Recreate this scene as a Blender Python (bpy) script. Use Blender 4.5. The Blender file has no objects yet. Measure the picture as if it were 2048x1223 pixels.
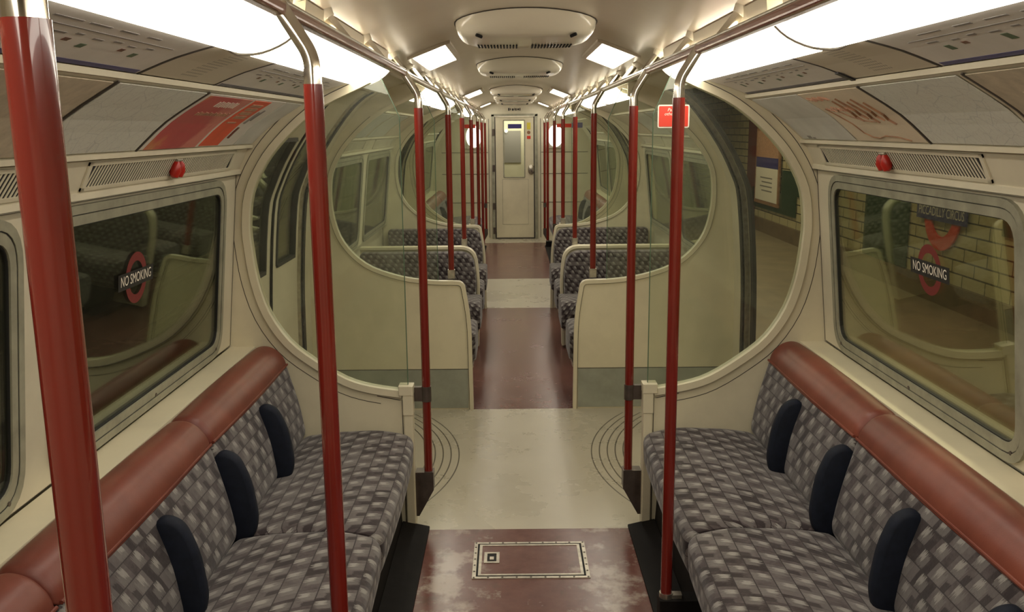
import bpy, bmesh, math, random
from mathutils import Vector, Matrix
random.seed(7)
C = bpy.context.scene
COL = C.collection
# ---------------------------------------------------------------- camera, world, exposure
FPX = 1800.0
TH = math.atan(354.0 / FPX); RO = 0.0093
cF = Vector((0, math.cos(TH), -math.sin(TH))); cR0 = Vector((1, 0, 0)); cU0 = Vector((0, math.sin(TH), math.cos(TH)))
cR = cR0 * math.cos(RO) - cU0 * math.sin(RO); cU = cU0 * math.cos(RO) + cR0 * math.sin(RO)
cd = bpy.data.cameras.new('camera'); cam = bpy.data.objects.new('camera', cd); COL.objects.link(cam)
cd.sensor_width = 36; cd.lens = FPX / 2048 * 36; cd.clip_start = 0.02
M = Matrix((cR, cU, -cF)).transposed().to_4x4(); M.translation = Vector((-0.062, 0, 1.65)); cam.matrix_world = M
C.camera = cam
w = bpy.data.worlds.new('world'); C.world = w; w.use_nodes = True
w.node_tree.nodes['Background'].inputs[0].default_value = (0.02, 0.018, 0.015, 1)
w.node_tree.nodes['Background'].inputs[1].default_value = 0.3
C.view_settings.view_transform = 'Standard'; C.view_settings.look = 'None'
C.view_settings.exposure = 0.0; C.view_settings.gamma = 1.0
C.cycles.max_bounces = 10; C.cycles.diffuse_bounces = 5; C.cycles.glossy_bounces = 5
C.cycles.transparent_max_bounces = 32; C.cycles.use_denoising = True
LENS_POWER = 9.8
PLATFORM_WATTS = 36.0
def area_light(name, loc, sx, sy, watts, col, rot=(0, 0, 0)):
    l = bpy.data.lights.new(name, 'AREA'); l.shape = 'RECTANGLE'; l.size = sx; l.size_y = sy; l.energy = watts; l.color = col
    o = bpy.data.objects.new(name, l); COL.objects.link(o); o.location = loc; o.rotation_euler = rot
    return o
for y in (2.5, 6.5, 10.5, 14.5):
    area_light('platform_lamp_light', (3.0, y, 2.45), 0.3, 2.6, PLATFORM_WATTS, (1.0, 0.86, 0.58), (0, 0.25, 0))

# ---------------------------------------------------------------- node helpers
class N:
    """small arithmetic wrapper round a socket"""
    def __init__(s, t, sock): s.t = t; s.s = sock
    def _m(s, op, b=None, c=None):
        n = s.t.nodes.new('ShaderNodeMath'); n.operation = op
        s.t.links.new(s.s, n.inputs[0])
        for i, v in ((1, b), (2, c)):
            if v is None: continue
            if isinstance(v, N): s.t.links.new(v.s, n.inputs[i])
            else: n.inputs[i].default_value = v
        return N(s.t, n.outputs[0])
    def __add__(s, b): return s._m('ADD', b)
    def __sub__(s, b): return s._m('SUBTRACT', b)
    def __mul__(s, b): return s._m('MULTIPLY', b)
    def __truediv__(s, b): return s._m('DIVIDE', b)
    def lt(s, b): return s._m('LESS_THAN', b)
    def gt(s, b): return s._m('GREATER_THAN', b)
    def fl(s): return s._m('FLOOR')
    def fr(s): return s._m('FRACT')
    def ab(s): return s._m('ABSOLUTE')
    def pw(s, b): return s._m('POWER', b)
def new_mat(name):
    m = bpy.data.materials.new(name); m.use_nodes = True; t = m.node_tree
    return m, t, t.nodes['Principled BSDF']
def coords(t, kind='Object'):
    n = t.nodes.new('ShaderNodeTexCoord'); s = t.nodes.new('ShaderNodeSeparateXYZ')
    t.links.new(n.outputs[kind], s.inputs[0])
    return n.outputs[kind], N(t, s.outputs[0]), N(t, s.outputs[1]), N(t, s.outputs[2])
def comb(t, x, y, z=0.0):
    n = t.nodes.new('ShaderNodeCombineXYZ')
    for i, v in enumerate((x, y, z)):
        if isinstance(v, N): t.links.new(v.s, n.inputs[i])
        else: n.inputs[i].default_value = v
    return n.outputs[0]
def noise(t, vec, scale, detail=3, rough=0.5):
    n = t.nodes.new('ShaderNodeTexNoise'); n.inputs['Scale'].default_value = scale
    n.inputs['Detail'].default_value = detail; n.inputs['Roughness'].default_value = rough
    if vec is not None: t.links.new(vec, n.inputs['Vector'])
    return N(t, n.outputs['Fac'])
def white(t, vec):
    n = t.nodes.new('ShaderNodeTexWhiteNoise'); t.links.new(vec, n.inputs['Vector']); return N(t, n.outputs['Value'])
def ramp(t, fac, stops):
    n = t.nodes.new('ShaderNodeValToRGB'); t.links.new(fac.s, n.inputs[0]); e = n.color_ramp.elements
    while len(e) > 1: e.remove(e[-1])
    e[0].position, e[0].color = stops[0][0], (*stops[0][1], 1)
    for p, c in stops[1:]:
        k = e.new(p); k.color = (*c, 1)
    return n.outputs[0]
def mixc(t, fac, a, b):
    n = t.nodes.new('ShaderNodeMix'); n.data_type = 'RGBA'
    if isinstance(fac, N): t.links.new(fac.s, n.inputs[0])
    else: n.inputs[0].default_value = fac
    for i, v in ((6, a), (7, b)):
        if isinstance(v, tuple): n.inputs[i].default_value = (*v, 1)
        else: t.links.new(v, n.inputs[i])
    return n.outputs[2]
def bump(t, b, h, strength, dist=0.002):
    n = t.nodes.new('ShaderNodeBump'); n.inputs['Strength'].default_value = strength; n.inputs['Distance'].default_value = dist
    t.links.new(h.s, n.inputs['Height']); t.links.new(n.outputs[0], b.inputs['Normal'])
def plain(name, col, rough=0.5, metal=0.0, coat=0.0, var=0.0, vs=8.0, spec=None):
    m, t, b = new_mat(name)
    b.inputs['Base Color'].default_value = (*col, 1); b.inputs['Roughness'].default_value = rough
    b.inputs['Metallic'].default_value = metal; b.inputs['Coat Weight'].default_value = coat
    if spec is not None: b.inputs['Specular IOR Level'].default_value = spec
    if var:
        v, x, y, z = coords(t); f = noise(t, v, vs, 5, .6)
        t.links.new(ramp(t, f, [(.3, tuple(c * (1 - var) for c in col)), (.7, tuple(min(1, c * (1 + var * .5)) for c in col))]), b.inputs['Base Color'])
    return m

# ---------------------------------------------------------------- materials
def cream(name, col, rough, marks=0.5):
    m, t, b = new_mat(name); v, x, y, z = coords(t)
    f = noise(t, v, 3.0, 6, .65); sc = noise(t, v, 42.0, 3, .7)
    base = ramp(t, f, [(.3, tuple(c * .86 for c in col)), (.62, col)])
    t.links.new(mixc(t, sc.gt(.80) * marks, base, tuple(c * .45 for c in col)), b.inputs['Base Color'])
    b.inputs['Roughness'].default_value = rough
    t.links.new(((f * .25) + (rough - .1)).s, b.inputs['Roughness'])
    return m
MAT = {}
MAT['cream'] = cream('cream_paint', (.66, .60, .43), .38)
MAT['wallcream'] = cream('wall_cream_paint', (.64, .59, .44), .42, .3)
MAT['ceil'] = plain('ceiling_paint', (.60, .52, .41), .26, var=.06, vs=1.5)
MAT['vent'] = plain('ventilator_plastic', (.80, .74, .60), .2, var=.05, vs=3)
MAT['frame'] = plain('window_frame_metal', (.33, .32, .235), .45, .2, var=.25, vs=14)
MAT['gasket'] = plain('black_rubber', (.012, .012, .011), .6)
MAT['line'] = plain('dark_joint_line', (.05, .04, .03), .7)
MAT['greykick'] = plain('grey_kick_plate', (.30, .31, .25), .45, var=.2)
MAT['red'] = plain('red_pole_coating', (.165, .015, .0095), .16, 0, .6, var=.12, vs=5)
MAT['darkred'] = plain('maroon_rail_coating', (.26, .075, .06), .22, .1, .5, var=.2)
MAT['chrome'] = plain('polished_steel', (.72, .68, .60), .13, 1.0)
MAT['alu'] = plain('worn_aluminium', (.52, .48, .40), .34, .9, var=.3, vs=30)
MAT['brownmetal'] = plain('bronze_bracket', (.12, .095, .08), .4, .6, var=.25, vs=20)
MAT['black'] = plain('black_floor_edge', (.007, .0055, .005), .7, var=.4, vs=20, spec=.2)
MAT['navy'] = plain('navy_armrest_vinyl', (.007, .010, .020), .7, var=.3, vs=40, spec=.25)
MAT['knob'] = plain('red_knob_plastic', (.42, .02, .012), .3)
MAT['redsign'] = plain('red_sign', (.62, .035, .012), .45)
MAT['dimred'] = plain('faded_red_print', (.15, .012, .010), .6)
MAT['whitesign'] = plain('white_print', (.78, .72, .60), .5)
MAT['blacksign'] = plain('black_print', (.012, .012, .014), .45)
MAT['blue'] = plain('blue_print', (.035, .03, .16), .45)
MAT['bluegrey'] = plain('faded_blue_print', (.14, .13, .16), .5, var=.5, vs=60)
MAT['yellow'] = plain('yellow_sticker', (.6, .5, .05), .5)
MAT['hole'] = plain('recess_black', (.01, .01, .01), .8)
MAT['orangeprint'] = plain('orange_print', (.72, .085, .03), .5, var=.15)
MAT['peach'] = plain('peach_print', (.48, .26, .16), .55, var=.3, vs=30)
MAT['greenprint'] = plain('green_print', (.08, .13, .07), .5)
MAT['brownprint'] = plain('brown_brush_print', (.30, .15, .07), .55, var=.4, vs=30)
MAT['greyprint'] = plain('grey_print', (.24, .22, .20), .55)
MAT['wornboard'] = plain('bare_board', (.28, .21, .13), .7, var=.25, vs=40)

def leather():
    m, t, b = new_mat('red_leather'); v, x, y, z = coords(t)
    f = noise(t, v, 4.5, 5, .6)
    t.links.new(ramp(t, f, [(.3, (.115, .022, .013)), (.7, (.21, .052, .030))]), b.inputs['Base Color'])
    b.inputs['Roughness'].default_value = .42
    bump(t, b, noise(t, v, 300, 2), .15, .001); return m
MAT['leather'] = leather()

def moquette():
    m, t, b = new_mat('moquette_fabric'); v, u, s, _ = coords(t, 'UV')
    # staggered rows of blocks with torn, streaky edges
    q = u + s * .55; rw = s / .050; row = rw.fl(); fy = rw.fr()
    cx = q / .086 + row * .37; cell = cx.fl(); fx = cx.fr()
    streak = noise(t, comb(t, q * 420.0, s * 16.0), 1.0, 2, .6)
    rough = noise(t, comb(t, u * 90.0, s * 90.0), 1.0, 2, .6)
    r1 = white(t, comb(t, cell, row, 1.0)); r2 = white(t, comb(t, cell, row, 5.0))
    base = ramp(t, r1 * .5 + noise(t, comb(t, u * 22.0, s * 22.0), 1.0, 3, .7) * .5,
                [(.28, (.022, .014, .015)), (.44, (.066, .051, .052)), (.62, (.118, .102, .099))])
    fyn = fy + (streak - .5) * 1.2
    pale = fx.gt(.56) * fx.lt(.82) * fyn.gt(.42) * fyn.lt(.92)
    tail = fx.gt(.34) * fx.lt(.80) * fyn.gt(.05) * fyn.lt(.80)
    c0 = mixc(t, tail * .62, base, (.175, .160, .152))
    c1 = mixc(t, pale * .85, c0, (.30, .285, .26))
    dark = fx.lt(.26) * (fy + (streak - .5) * .5).lt(.60) * r2.gt(.30)
    c3 = mixc(t, dark * .8, c1, (.018, .011, .013))
    thin = fy.lt(.06)._m('MAXIMUM', (fx.lt(.016)) * .6)
    c4 = mixc(t, thin * .95, c3, (.022, .017, .018))
    t.links.new(mixc(t, (rough * .25), c4, (.04, .03, .03)), b.inputs['Base Color'])
    b.inputs['Roughness'].default_value = .9; b.inputs['Sheen Weight'].default_value = .2
    b.inputs['Specular IOR Level'].default_value = .2
    bump(t, b, rough, .25, .002); return m
MAT['fabric'] = moquette()

def glass(name, tint, ior=1.5, haze=0.03, boost=1.0):
    m = bpy.data.materials.new(name); m.use_nodes = True; t = m.node_tree; t.nodes.clear()
    out = t.nodes.new('ShaderNodeOutputMaterial'); tr = t.nodes.new('ShaderNodeBsdfTransparent'); gl = t.nodes.new('ShaderNodeBsdfGlossy')
    df = t.nodes.new('ShaderNodeBsdfDiffuse'); df.inputs[0].default_value = (.55, .55, .46, 1)
    tr.inputs[0].default_value = (*tint, 1); gl.inputs['Roughness'].default_value = 0.015; gl.inputs[0].default_value = (.95, .97, .9, 1)
    fr = t.nodes.new('ShaderNodeFresnel'); fr.inputs[0].default_value = ior
    m1 = t.nodes.new('ShaderNodeMixShader'); m2 = t.nodes.new('ShaderNodeMixShader')
    k = N(t, fr.outputs[0]) * boost
    t.links.new(k._m('MINIMUM', .95).s, m1.inputs[0]); t.links.new(tr.outputs[0], m1.inputs[1]); t.links.new(gl.outputs[0], m1.inputs[2])
    v, x, y, z = coords(t); h = noise(t, v, 5.0, 6, .7)
    t.links.new((h * haze * 1.6).s, m2.inputs[0]); t.links.new(m1.outputs[0], m2.inputs[1]); t.links.new(df.outputs[0], m2.inputs[2])
    t.links.new(m2.outputs[0], out.inputs[0]); return m
MAT['screenglass'] = glass('screen_glass', (.93, .955, .90), 1.35, .05)
MAT['windowglass'] = glass('window_glass', (.86, .88, .80), 1.5, .006, .52)
MAT['glassedge'] = plain('glass_edge', (.10, .16, .10), .2)

def emis(name, col, p):
    m, t, b = new_mat(name); b.inputs['Base Color'].default_value = (.8, .8, .75, 1)
    b.inputs['Emission Color'].default_value = (*col, 1); b.inputs['Emission Strength'].default_value = p; b.inputs['Roughness'].default_value = .3
    return m
MAT['lens'] = emis('lamp_diffuser', (1.0, .93, .80), LENS_POWER)
MAT['lens_vest'] = emis('ceiling_lamp_diffuser', (1.0, .93, .80), LENS_POWER)
MAT['lens_end'] = emis('glowing_glass', (1.0, .95, .84), 3.0)

def lino():
    m, t, b = new_mat('red_lino'); v, x, y, z = coords(t)
    f = noise(t, v, 1.6, 6, .68); g = noise(t, v, 14, 5, .7)
    base = ramp(t, g, [(.3, (.105, .040, .032)), (.7, (.155, .068, .055))])
    # the trodden patches near the hatch, worn to the pale backing
    near = (y - 3.05).ab()
    edge = ((x.ab() - .30).ab())
    wornarea = (near * -1.6 + 1.0)._m('MAXIMUM', 0.0) * (edge * -5.0 + 1.0)._m('MAXIMUM', 0.0)
    patch = noise(t, v, 7.5, 5, .66) + wornarea * .22
    pf = ((patch - .60) * 9.0)._m('MINIMUM', 1.0)._m('MAXIMUM', 0.0) * wornarea.gt(.05)
    dirt = ((noise(t, v, 5.2, 5, .7) - .56) * 8.0)._m('MINIMUM', 1.0)._m('MAXIMUM', 0.0) * wornarea.gt(.02)
    t.links.new(mixc(t, dirt * .55, mixc(t, pf * .75, base, (.36, .29, .24)), (.07, .045, .03)), b.inputs['Base Color'])
    t.links.new((f * .22 + .14).s, b.inputs['Roughness'])
    bump(t, b, g, .06, .001); return m
MAT['lino'] = lino()
def lino_pale():
    m, t, b = new_mat('pale_lino'); v, x, y, z = coords(t)
    f = noise(t, v, 2.2, 6, .68)
    sc = noise(t, comb(t, x * 30.0, y * 48.0), 1.0, 5, .75)
    base = ramp(t, f, [(.15, (.38, .345, .26)), (.85, (.49, .45, .345))])
    sp = noise(t, v, 2.4, 2)
    c = mixc(t, ((sc - .69) * 14.0)._m('MINIMUM', 1.0)._m('MAXIMUM', 0.0) * .30, base, (.17, .15, .11))
    # concentric grooves round the doorways
    ax = x.ab() - 1.60
    yy = y - 4.35; yy2 = y - 9.13
    def rings(yv, lo, hi):
        d = (ax * ax + yv * yv).pw(.5)
        k = (d - 1.075) / .041
        ln = (k.fr() - .5).ab().lt(.08)
        return ln * d.gt(1.06) * d.lt(1.29) * y.gt(lo) * y.lt(hi)
    rr = rings(yy, 3.6, 5.1)._m('MAXIMUM', rings(yy2, 8.4, 9.9))
    t.links.new(mixc(t, rr * .9, c, (.06, .05, .035)), b.inputs['Base Color'])
    t.links.new((f * .25 + .16).s, b.inputs['Roughness'])
    return m
MAT['lino_pale'] = lino_pale()

def mapprint():
    m, t, b = new_mat('map_print'); v, x, y, z = coords(t)
    v1 = t.nodes.new('ShaderNodeTexVoronoi'); v1.feature = 'DISTANCE_TO_EDGE'; v1.distance = 'EUCLIDEAN'; v1.inputs['Scale'].default_value = 15; t.links.new(v, v1.inputs['Vector'])
    v2 = t.nodes.new('ShaderNodeTexVoronoi'); v2.feature = 'DISTANCE_TO_EDGE'; v2.inputs['Scale'].default_value = 31; t.links.new(v, v2.inputs['Vector'])
    g = noise(t, v, 120, 3, .7)
    base = mixc(t, g.gt(.62) * .3, (.66, .67, .60), (.30, .33, .32))
    c = mixc(t, N(t, v1.outputs[0]).lt(.016) * .28, base, (.22, .24, .26))
    c = mixc(t, N(t, v2.outputs[0]).lt(.02) * .2, c, (.30, .25, .24))
    t.links.new(c, b.inputs['Base Color']); b.inputs['Roughness'].default_value = .35; return m
MAT['map'] = mapprint()
MAT['paper'] = plain('white_card', (.70, .66, .60), .4, var=.12, vs=6)
MAT['papergrey'] = plain('grey_card', (.62, .62, .57), .4, var=.18, vs=5)
MAT['paperbeige'] = plain('beige_card', (.70, .60, .45), .4, var=.15, vs=6)
MAT['boardbeige'] = plain('beige_backing_board', (.50, .43, .31), .6, var=.2, vs=30)
def pinkposter():
    m, t, b = new_mat('pink_red_print'); v, x, y, z = coords(t)
    f = noise(t, v, 5, 4, .6); g = noise(t, v, 3.0, 3)
    h = (y - 2.45) * 1.3 + (f - .5) * 1.1
    c = ramp(t, h, [(.0, (.60, .22, .08)), (.12, (.52, .04, .06)), (.35, (.45, .015, .05)), (.5, (.62, .17, .15)), (.8, (.55, .12, .11))])
    t.links.new(c, b.inputs['Base Color']); b.inputs['Roughness'].default_value = .35; return m
MAT['pink'] = pinkposter()
def perforated():
    m, t, b = new_mat('perforated_panel'); v, x, y, z = coords(t)
    # a field of small drilled holes in the middle of the panel
    k = ((y / .0125).fr() - .5); l = ((x.ab() / .0125).fr() - .5)
    d = (k * k + l * l).pw(.5)
    inside = (y - 2.19).ab().lt(.055) * (x.ab() - .755).ab().lt(.07)
    base = (.60, .53, .41)
    t.links.new(mixc(t, d.lt(.27) * inside * .8, base, (.10, .08, .06)), b.inputs['Base Color']); b.inputs['Roughness'].default_value = .4; return m
MAT['perf'] = perforated()

def tiles():
    m, t, b = new_mat('platform_tiles'); v, x, y, z = coords(t)
    br = t.nodes.new('ShaderNodeTexBrick'); t.links.new(comb(t, y, z), br.inputs['Vector'])
    br.inputs['Scale'].default_value = 1; br.inputs['Brick Width'].default_value = .42; br.inputs['Row Height'].default_value = .125
    br.inputs['Mortar Size'].default_value = .008; br.inputs['Mortar'].default_value = (.03, .025, .015, 1)
    br.inputs['Color1'].default_value = (.50, .44, .25, 1); br.inputs['Color2'].default_value = (.44, .38, .21, 1)
    t.links.new(br.outputs['Color'], b.inputs['Base Color']); b.inputs['Roughness'].default_value = .25; return m
MAT['tiles'] = tiles()
MAT['greentile'] = plain('green_tile', (.012, .045, .018), .25)
MAT['browntile'] = plain('maroon_tile', (.12, .02, .014), .25)
MAT['platform'] = plain('platform_floor', (.19, .145, .08), .6, var=.25, vs=3)
MAT['skirting'] = plain('platform_skirting', (.15, .10, .05), .5, var=.3)
MAT['tunnel'] = plain('sooty_tunnel', (.045, .030, .026), .85, var=.5, vs=3)
MAT['cable'] = plain('tunnel_cable', (.06, .03, .03), .7)

# ---------------------------------------------------------------- object helpers
def obj(name, bm, mats, parent=None, smooth=False, recalc=True, **tags):
    if recalc: bmesh.ops.recalc_face_normals(bm, faces=bm.faces[:])
    me = bpy.data.meshes.new(name); bm.to_mesh(me); bm.free()
    if not isinstance(mats, (list, tuple)): mats = [mats]
    for m in mats: me.materials.append(MAT[m] if isinstance(m, str) else m)
    o = bpy.data.objects.new(name, me); COL.objects.link(o)
    if smooth:
        for p in me.polygons: p.use_smooth = True
        try: me.set_sharp_from_angle(angle=math.radians(38))
        except Exception: pass
    if parent is not None:
        o.parent = parent; o.location = -tree_origin(parent)
    for k, v in tags.items(): o[k] = v
    return o
def tree_origin(p):
    # absolute position of a parent made at build time (only translations are used)
    l = p.location.copy(); q = p.parent
    while q: l += q.location; q = q.parent
    return l
def thing(name, label, cat, loc=(0, 0, 0), group=None):
    o = bpy.data.objects.new(name, None); COL.objects.link(o); o.location = loc; o.empty_display_size = .1
    o['label'] = label; o['category'] = cat
    if group: o['group'] = group
    return o
def tag(o, label, cat, group=None):
    o['label'] = label; o['category'] = cat
    if group: o['group'] = group
    return o
def struct(name, bm, mat, parent=None, **k):
    o = obj(name, bm, mat, parent, **k)
    if parent is None: o['kind'] = 'structure'
    return o
def sempty(name, loc=(0, 0, 0)):
    o = bpy.data.objects.new(name, None); COL.objects.link(o); o.location = loc; o['kind'] = 'structure'; return o
def dup(root, dvec, label=None, group=None):
    r = root.copy(); COL.objects.link(r); r.location = root.location + Vector(dvec)
    if label: r['label'] = label
    if group: r['group'] = group
    for ch in list(root.children):
        c = ch.copy(); COL.objects.link(c); c.parent = r
        for g in list(ch.children):
            d = g.copy(); COL.objects.link(d); d.parent = c
    return r

# ---------------------------------------------------------------- mesh helpers
def rnd(pts, r, n=4, closed=True):
    out = []; L = len(pts)
    for i, p in enumerate(pts):
        ri = r[i] if isinstance(r, (list, tuple)) else r
        if (not closed and i in (0, L - 1)) or ri <= 0: out.append(Vector(p)); continue
        p = Vector(p); a = Vector(pts[i - 1]); c = Vector(pts[(i + 1) % L])
        va = a - p; vc = c - p; k = min(ri, va.length * .49, vc.length * .49)
        A = p + va.normalized() * k; Cc = p + vc.normalized() * k
        for j in range(n + 1):
            s = j / n; out.append(A * (1 - s) ** 2 + p * 2 * s * (1 - s) + Cc * s * s)
    return out
def smooth_curve(pts, n=3):
    P = [Vector(p) for p in pts]; out = []
    for i in range(len(P) - 1):
        p0 = P[max(i - 1, 0)]; p1 = P[i]; p2 = P[i + 1]; p3 = P[min(i + 2, len(P) - 1)]
        for j in range(n):
            t = j / n
            out.append(.5 * ((2 * p1) + (p2 - p0) * t + (2 * p0 - 5 * p1 + 4 * p2 - p3) * t * t + (3 * p1 - p0 - 3 * p2 + p3) * t ** 3))
    out.append(P[-1]); return out
def extr(bm, poly, ax, a, b, mi=0):
    """2-D outline extruded along axis ax ('Y': poly is (x,z); 'X': (y,z); 'Z': (x,y))"""
    def P(p, h):
        return {'Y': (p[0], h, p[1]), 'X': (h, p[0], p[1]), 'Z': (p[0], p[1], h)}[ax]
    va = [bm.verts.new(P(p, a)) for p in poly]; vb = [bm.verts.new(P(p, b)) for p in poly]; n = len(poly)
    fs = [bm.faces.new(va), bm.faces.new(vb[::-1])]
    for i in range(n): fs.append(bm.faces.new((va[i], va[(i + 1) % n], vb[(i + 1) % n], vb[i])))
    for f in fs: f.material_index = mi
    return fs
def box(bm, x0, x1, y0, y1, z0, z1, mi=0):
    return extr(bm, [(x0, z0), (x1, z0), (x1, z1), (x0, z1)], 'Y', y0, y1, mi)
def rbox(bm, x0, x1, y0, y1, z0, z1, r, ax='Z', mi=0):
    if ax == 'Z': extr(bm, rnd([(x0, y0), (x1, y0), (x1, y1), (x0, y1)], r), 'Z', z0, z1, mi)
    elif ax == 'Y': extr(bm, rnd([(x0, z0), (x1, z0), (x1, z1), (x0, z1)], r), 'Y', y0, y1, mi)
    else: extr(bm, rnd([(y0, z0), (y1, z0), (y1, z1), (y0, z1)], r), 'X', x0, x1, mi)
def sheet(bm, prof, y0, y1, mi=0):
    """open profile (x,z) swept along Y, single skin"""
    va = [bm.verts.new((p[0], y0, p[1])) for p in prof]; vb = [bm.verts.new((p[0], y1, p[1])) for p in prof]
    for i in range(len(prof) - 1):
        f = bm.faces.new((va[i], va[i + 1], vb[i + 1], vb[i])); f.material_index = mi
def tube(bm, pts, r, n=12, cap=True, mi=0, flat=1.0):
    P = [Vector(p) for p in pts]; rings = []; up = None
    for i, p in enumerate(P):
        d = (P[min(i + 1, len(P) - 1)] - P[max(i - 1, 0)]).normalized()
        if up is None: up = Vector((0, 1, 0)) if abs(d.y) < .9 else Vector((1, 0, 0))
        s = d.cross(up).normalized(); up = s.cross(d).normalized()
        rr = r[i] if isinstance(r, (list, tuple)) else r
        rings.append([bm.verts.new(p + s * math.cos(a) * rr + up * math.sin(a) * rr * flat) for a in (2 * math.pi * k / n for k in range(n))])
    for a, b in zip(rings, rings[1:]):
        for k in range(n): bm.faces.new((a[k], a[(k + 1) % n], b[(k + 1) % n], b[k])).material_index = mi
    if cap:
        bm.faces.new(rings[0][::-1]).material_index = mi; bm.faces.new(rings[-1]).material_index = mi
def band(bm, a, b, y0, y1, mi=0):
    """solid strip between two matching (x,z) polylines, from y0 to y1"""
    A0 = [bm.verts.new((p[0], y0, p[1])) for p in a]; B0 = [bm.verts.new((p[0], y0, p[1])) for p in b]
    A1 = [bm.verts.new((p[0], y1, p[1])) for p in a]; B1 = [bm.verts.new((p[0], y1, p[1])) for p in b]
    for i in range(len(a) - 1):
        for q in ((A0[i], A0[i + 1], B0[i + 1], B0[i]), (A1[i], B1[i], B1[i + 1], A1[i + 1]), (A0[i], A1[i], A1[i + 1], A0[i + 1]), (B0[i], B0[i + 1], B1[i + 1], B1[i])):
            bm.faces.new(q).material_index = mi
    bm.faces.new((A0[0], B0[0], B1[0], A1[0])).material_index = mi; bm.faces.new((A0[-1], A1[-1], B1[-1], B0[-1])).material_index = mi
def offset(pts, d):
    out = []; P = [Vector(p[:2]) for p in pts]
    for i, p in enumerate(P):
        t = (P[min(i + 1, len(P) - 1)] - P[max(i - 1, 0)]).normalized(); out.append(p + Vector((-t.y, t.x)) * d)
    return out
def loft_y(bm, sec, y0, y1, rnd_=.03, crown=.0, steps=9, uvoff=0.0, ends=True):
    """padded cushion: closed (x,z) section swept along Y, pinched and rounded at both ends; UV in metres"""
    uvl = bm.loops.layers.uv.verify(); S = [Vector(p) for p in sec]; n = len(S)
    c = sum(S, Vector((0, 0))) / n
    arc = [0]
    for i in range(n): arc.append(arc[-1] + (S[(i + 1) % n] - S[i]).length)
    prof = [(0, .75), (.05, .86), (.3, .955), (.65, .99), (1, 1)]
    st = [(y0 + rnd_ * a, k) for a, k in prof]
    for j in range(1, steps): 
        t = j / steps; st.append((y0 + rnd_ + (y1 - y0 - 2 * rnd_) * t, 1 + crown * math.sin(math.pi * t)))
    st += [(y1 - rnd_ * a, k) for a, k in prof[::-1]]
    rings = []
    ext = max((s - c).length for s in S)
    for y, k in st:
        ins = (1 - k) * .12 if k < 1 else (1 - k) * .45
        ring = []
        for s in S:
            d = s - c; L = d.length
            ring.append(bm.verts.new((c.x + d.x * (1 - ins / max(L, .02)), y, c.y + d.y * (1 - ins / max(L, .02)))))
        rings.append(ring)
    for a in range(len(rings) - 1):
        for i in range(n):
            j = (i + 1) % n
            f = bm.faces.new((rings[a][i], rings[a][j], rings[a + 1][j], rings[a + 1][i]))
            for lp, (yy, ar) in zip(f.loops, ((st[a][0], arc[i]), (st[a][0], arc[i + 1]), (st[a + 1][0], arc[i + 1]), (st[a + 1][0], arc[i]))):
                lp[uvl].uv = (yy, ar + uvoff)
    for ring in (rings[0][::-1], rings[-1]):
        f = bm.faces.new(ring)
        for lp in f.loops: lp[uvl].uv = (lp.vert.co.x + .3, lp.vert.co.z)
def text_pts(body, size, extrude=0):
    cu = bpy.data.curves.new('t', 'FONT'); cu.body = body; cu.size = size; cu.align_x = 'CENTER'; cu.align_y = 'CENTER'; cu.resolution_u = 3
    o = bpy.data.objects.new('t', cu); COL.objects.link(o); bpy.context.view_layer.update()
    dg = bpy.context.evaluated_depsgraph_get(); me = bpy.data.meshes.new_from_object(o.evaluated_get(dg))
    V = [v.co.copy() for v in me.vertices]; Fc = [tuple(p.vertices) for p in me.polygons]
    bpy.data.objects.remove(o); bpy.data.curves.remove(cu); bpy.data.meshes.remove(me)
    return V, Fc
def text_bm(body, size, fn, sx=1.0):
    V, Fc = text_pts(body, size); bm = bmesh.new(); vs = [bm.verts.new(fn(v.x * sx, v.y)) for v in V]
    for f in Fc:
        try: bm.faces.new([vs[i] for i in f])
        except ValueError: pass
    return bm

# ---------------------------------------------------------------- body profile (half section: x, z)
WB = (1.208, .80); WT = (1.137, 1.485)                       # window wall bottom / top
LIGHT = [(.66, 1.833), (.62, 1.955)]
def ceil_z(x): return 2.08 - .46 * x * x
VP = [(1.25, 0), (1.245, .45), (1.235, .84), (1.2, 1.25), (1.16, 1.39), (1.075, 1.555), (.96, 1.715), (.88, 1.80), (.80, 1.85), (.66, 1.905), (.53, 1.951)]
VPs = [tuple(p) for p in smooth_curve(VP, 3)]
SIDE = {-1: 'left', 1: 'right'}
def mir(pts, s): return [(p[0] * s, p[1]) for p in pts]

# ---------------------------------------------------------------- floor
def floor_piece(y0, y1, mat, x=1.26):
    bm = bmesh.new(); box(bm, -x, x, y0, y1, -.03, 0); struct('floor', bm, mat)
floor_piece(-1.2, 3.533, 'lino'); floor_piece(3.533, 5.187, 'lino_pale'); floor_piece(5.187, 8.30, 'lino')
floor_piece(8.30, 9.97, 'lino_pale'); floor_piece(9.97, 13.22, 'lino'); floor_piece(13.22, 13.9, 'lino_pale')
# ---------------------------------------------------------------- ceiling
bm = bmesh.new(); xs = [(-.62 + 1.24 * i / 24) for i in range(25)]
sheet(bm, [(x, ceil_z(x)) for x in xs], -1.2, 13.72); struct('ceiling', bm, 'ceil', smooth=True)

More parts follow.
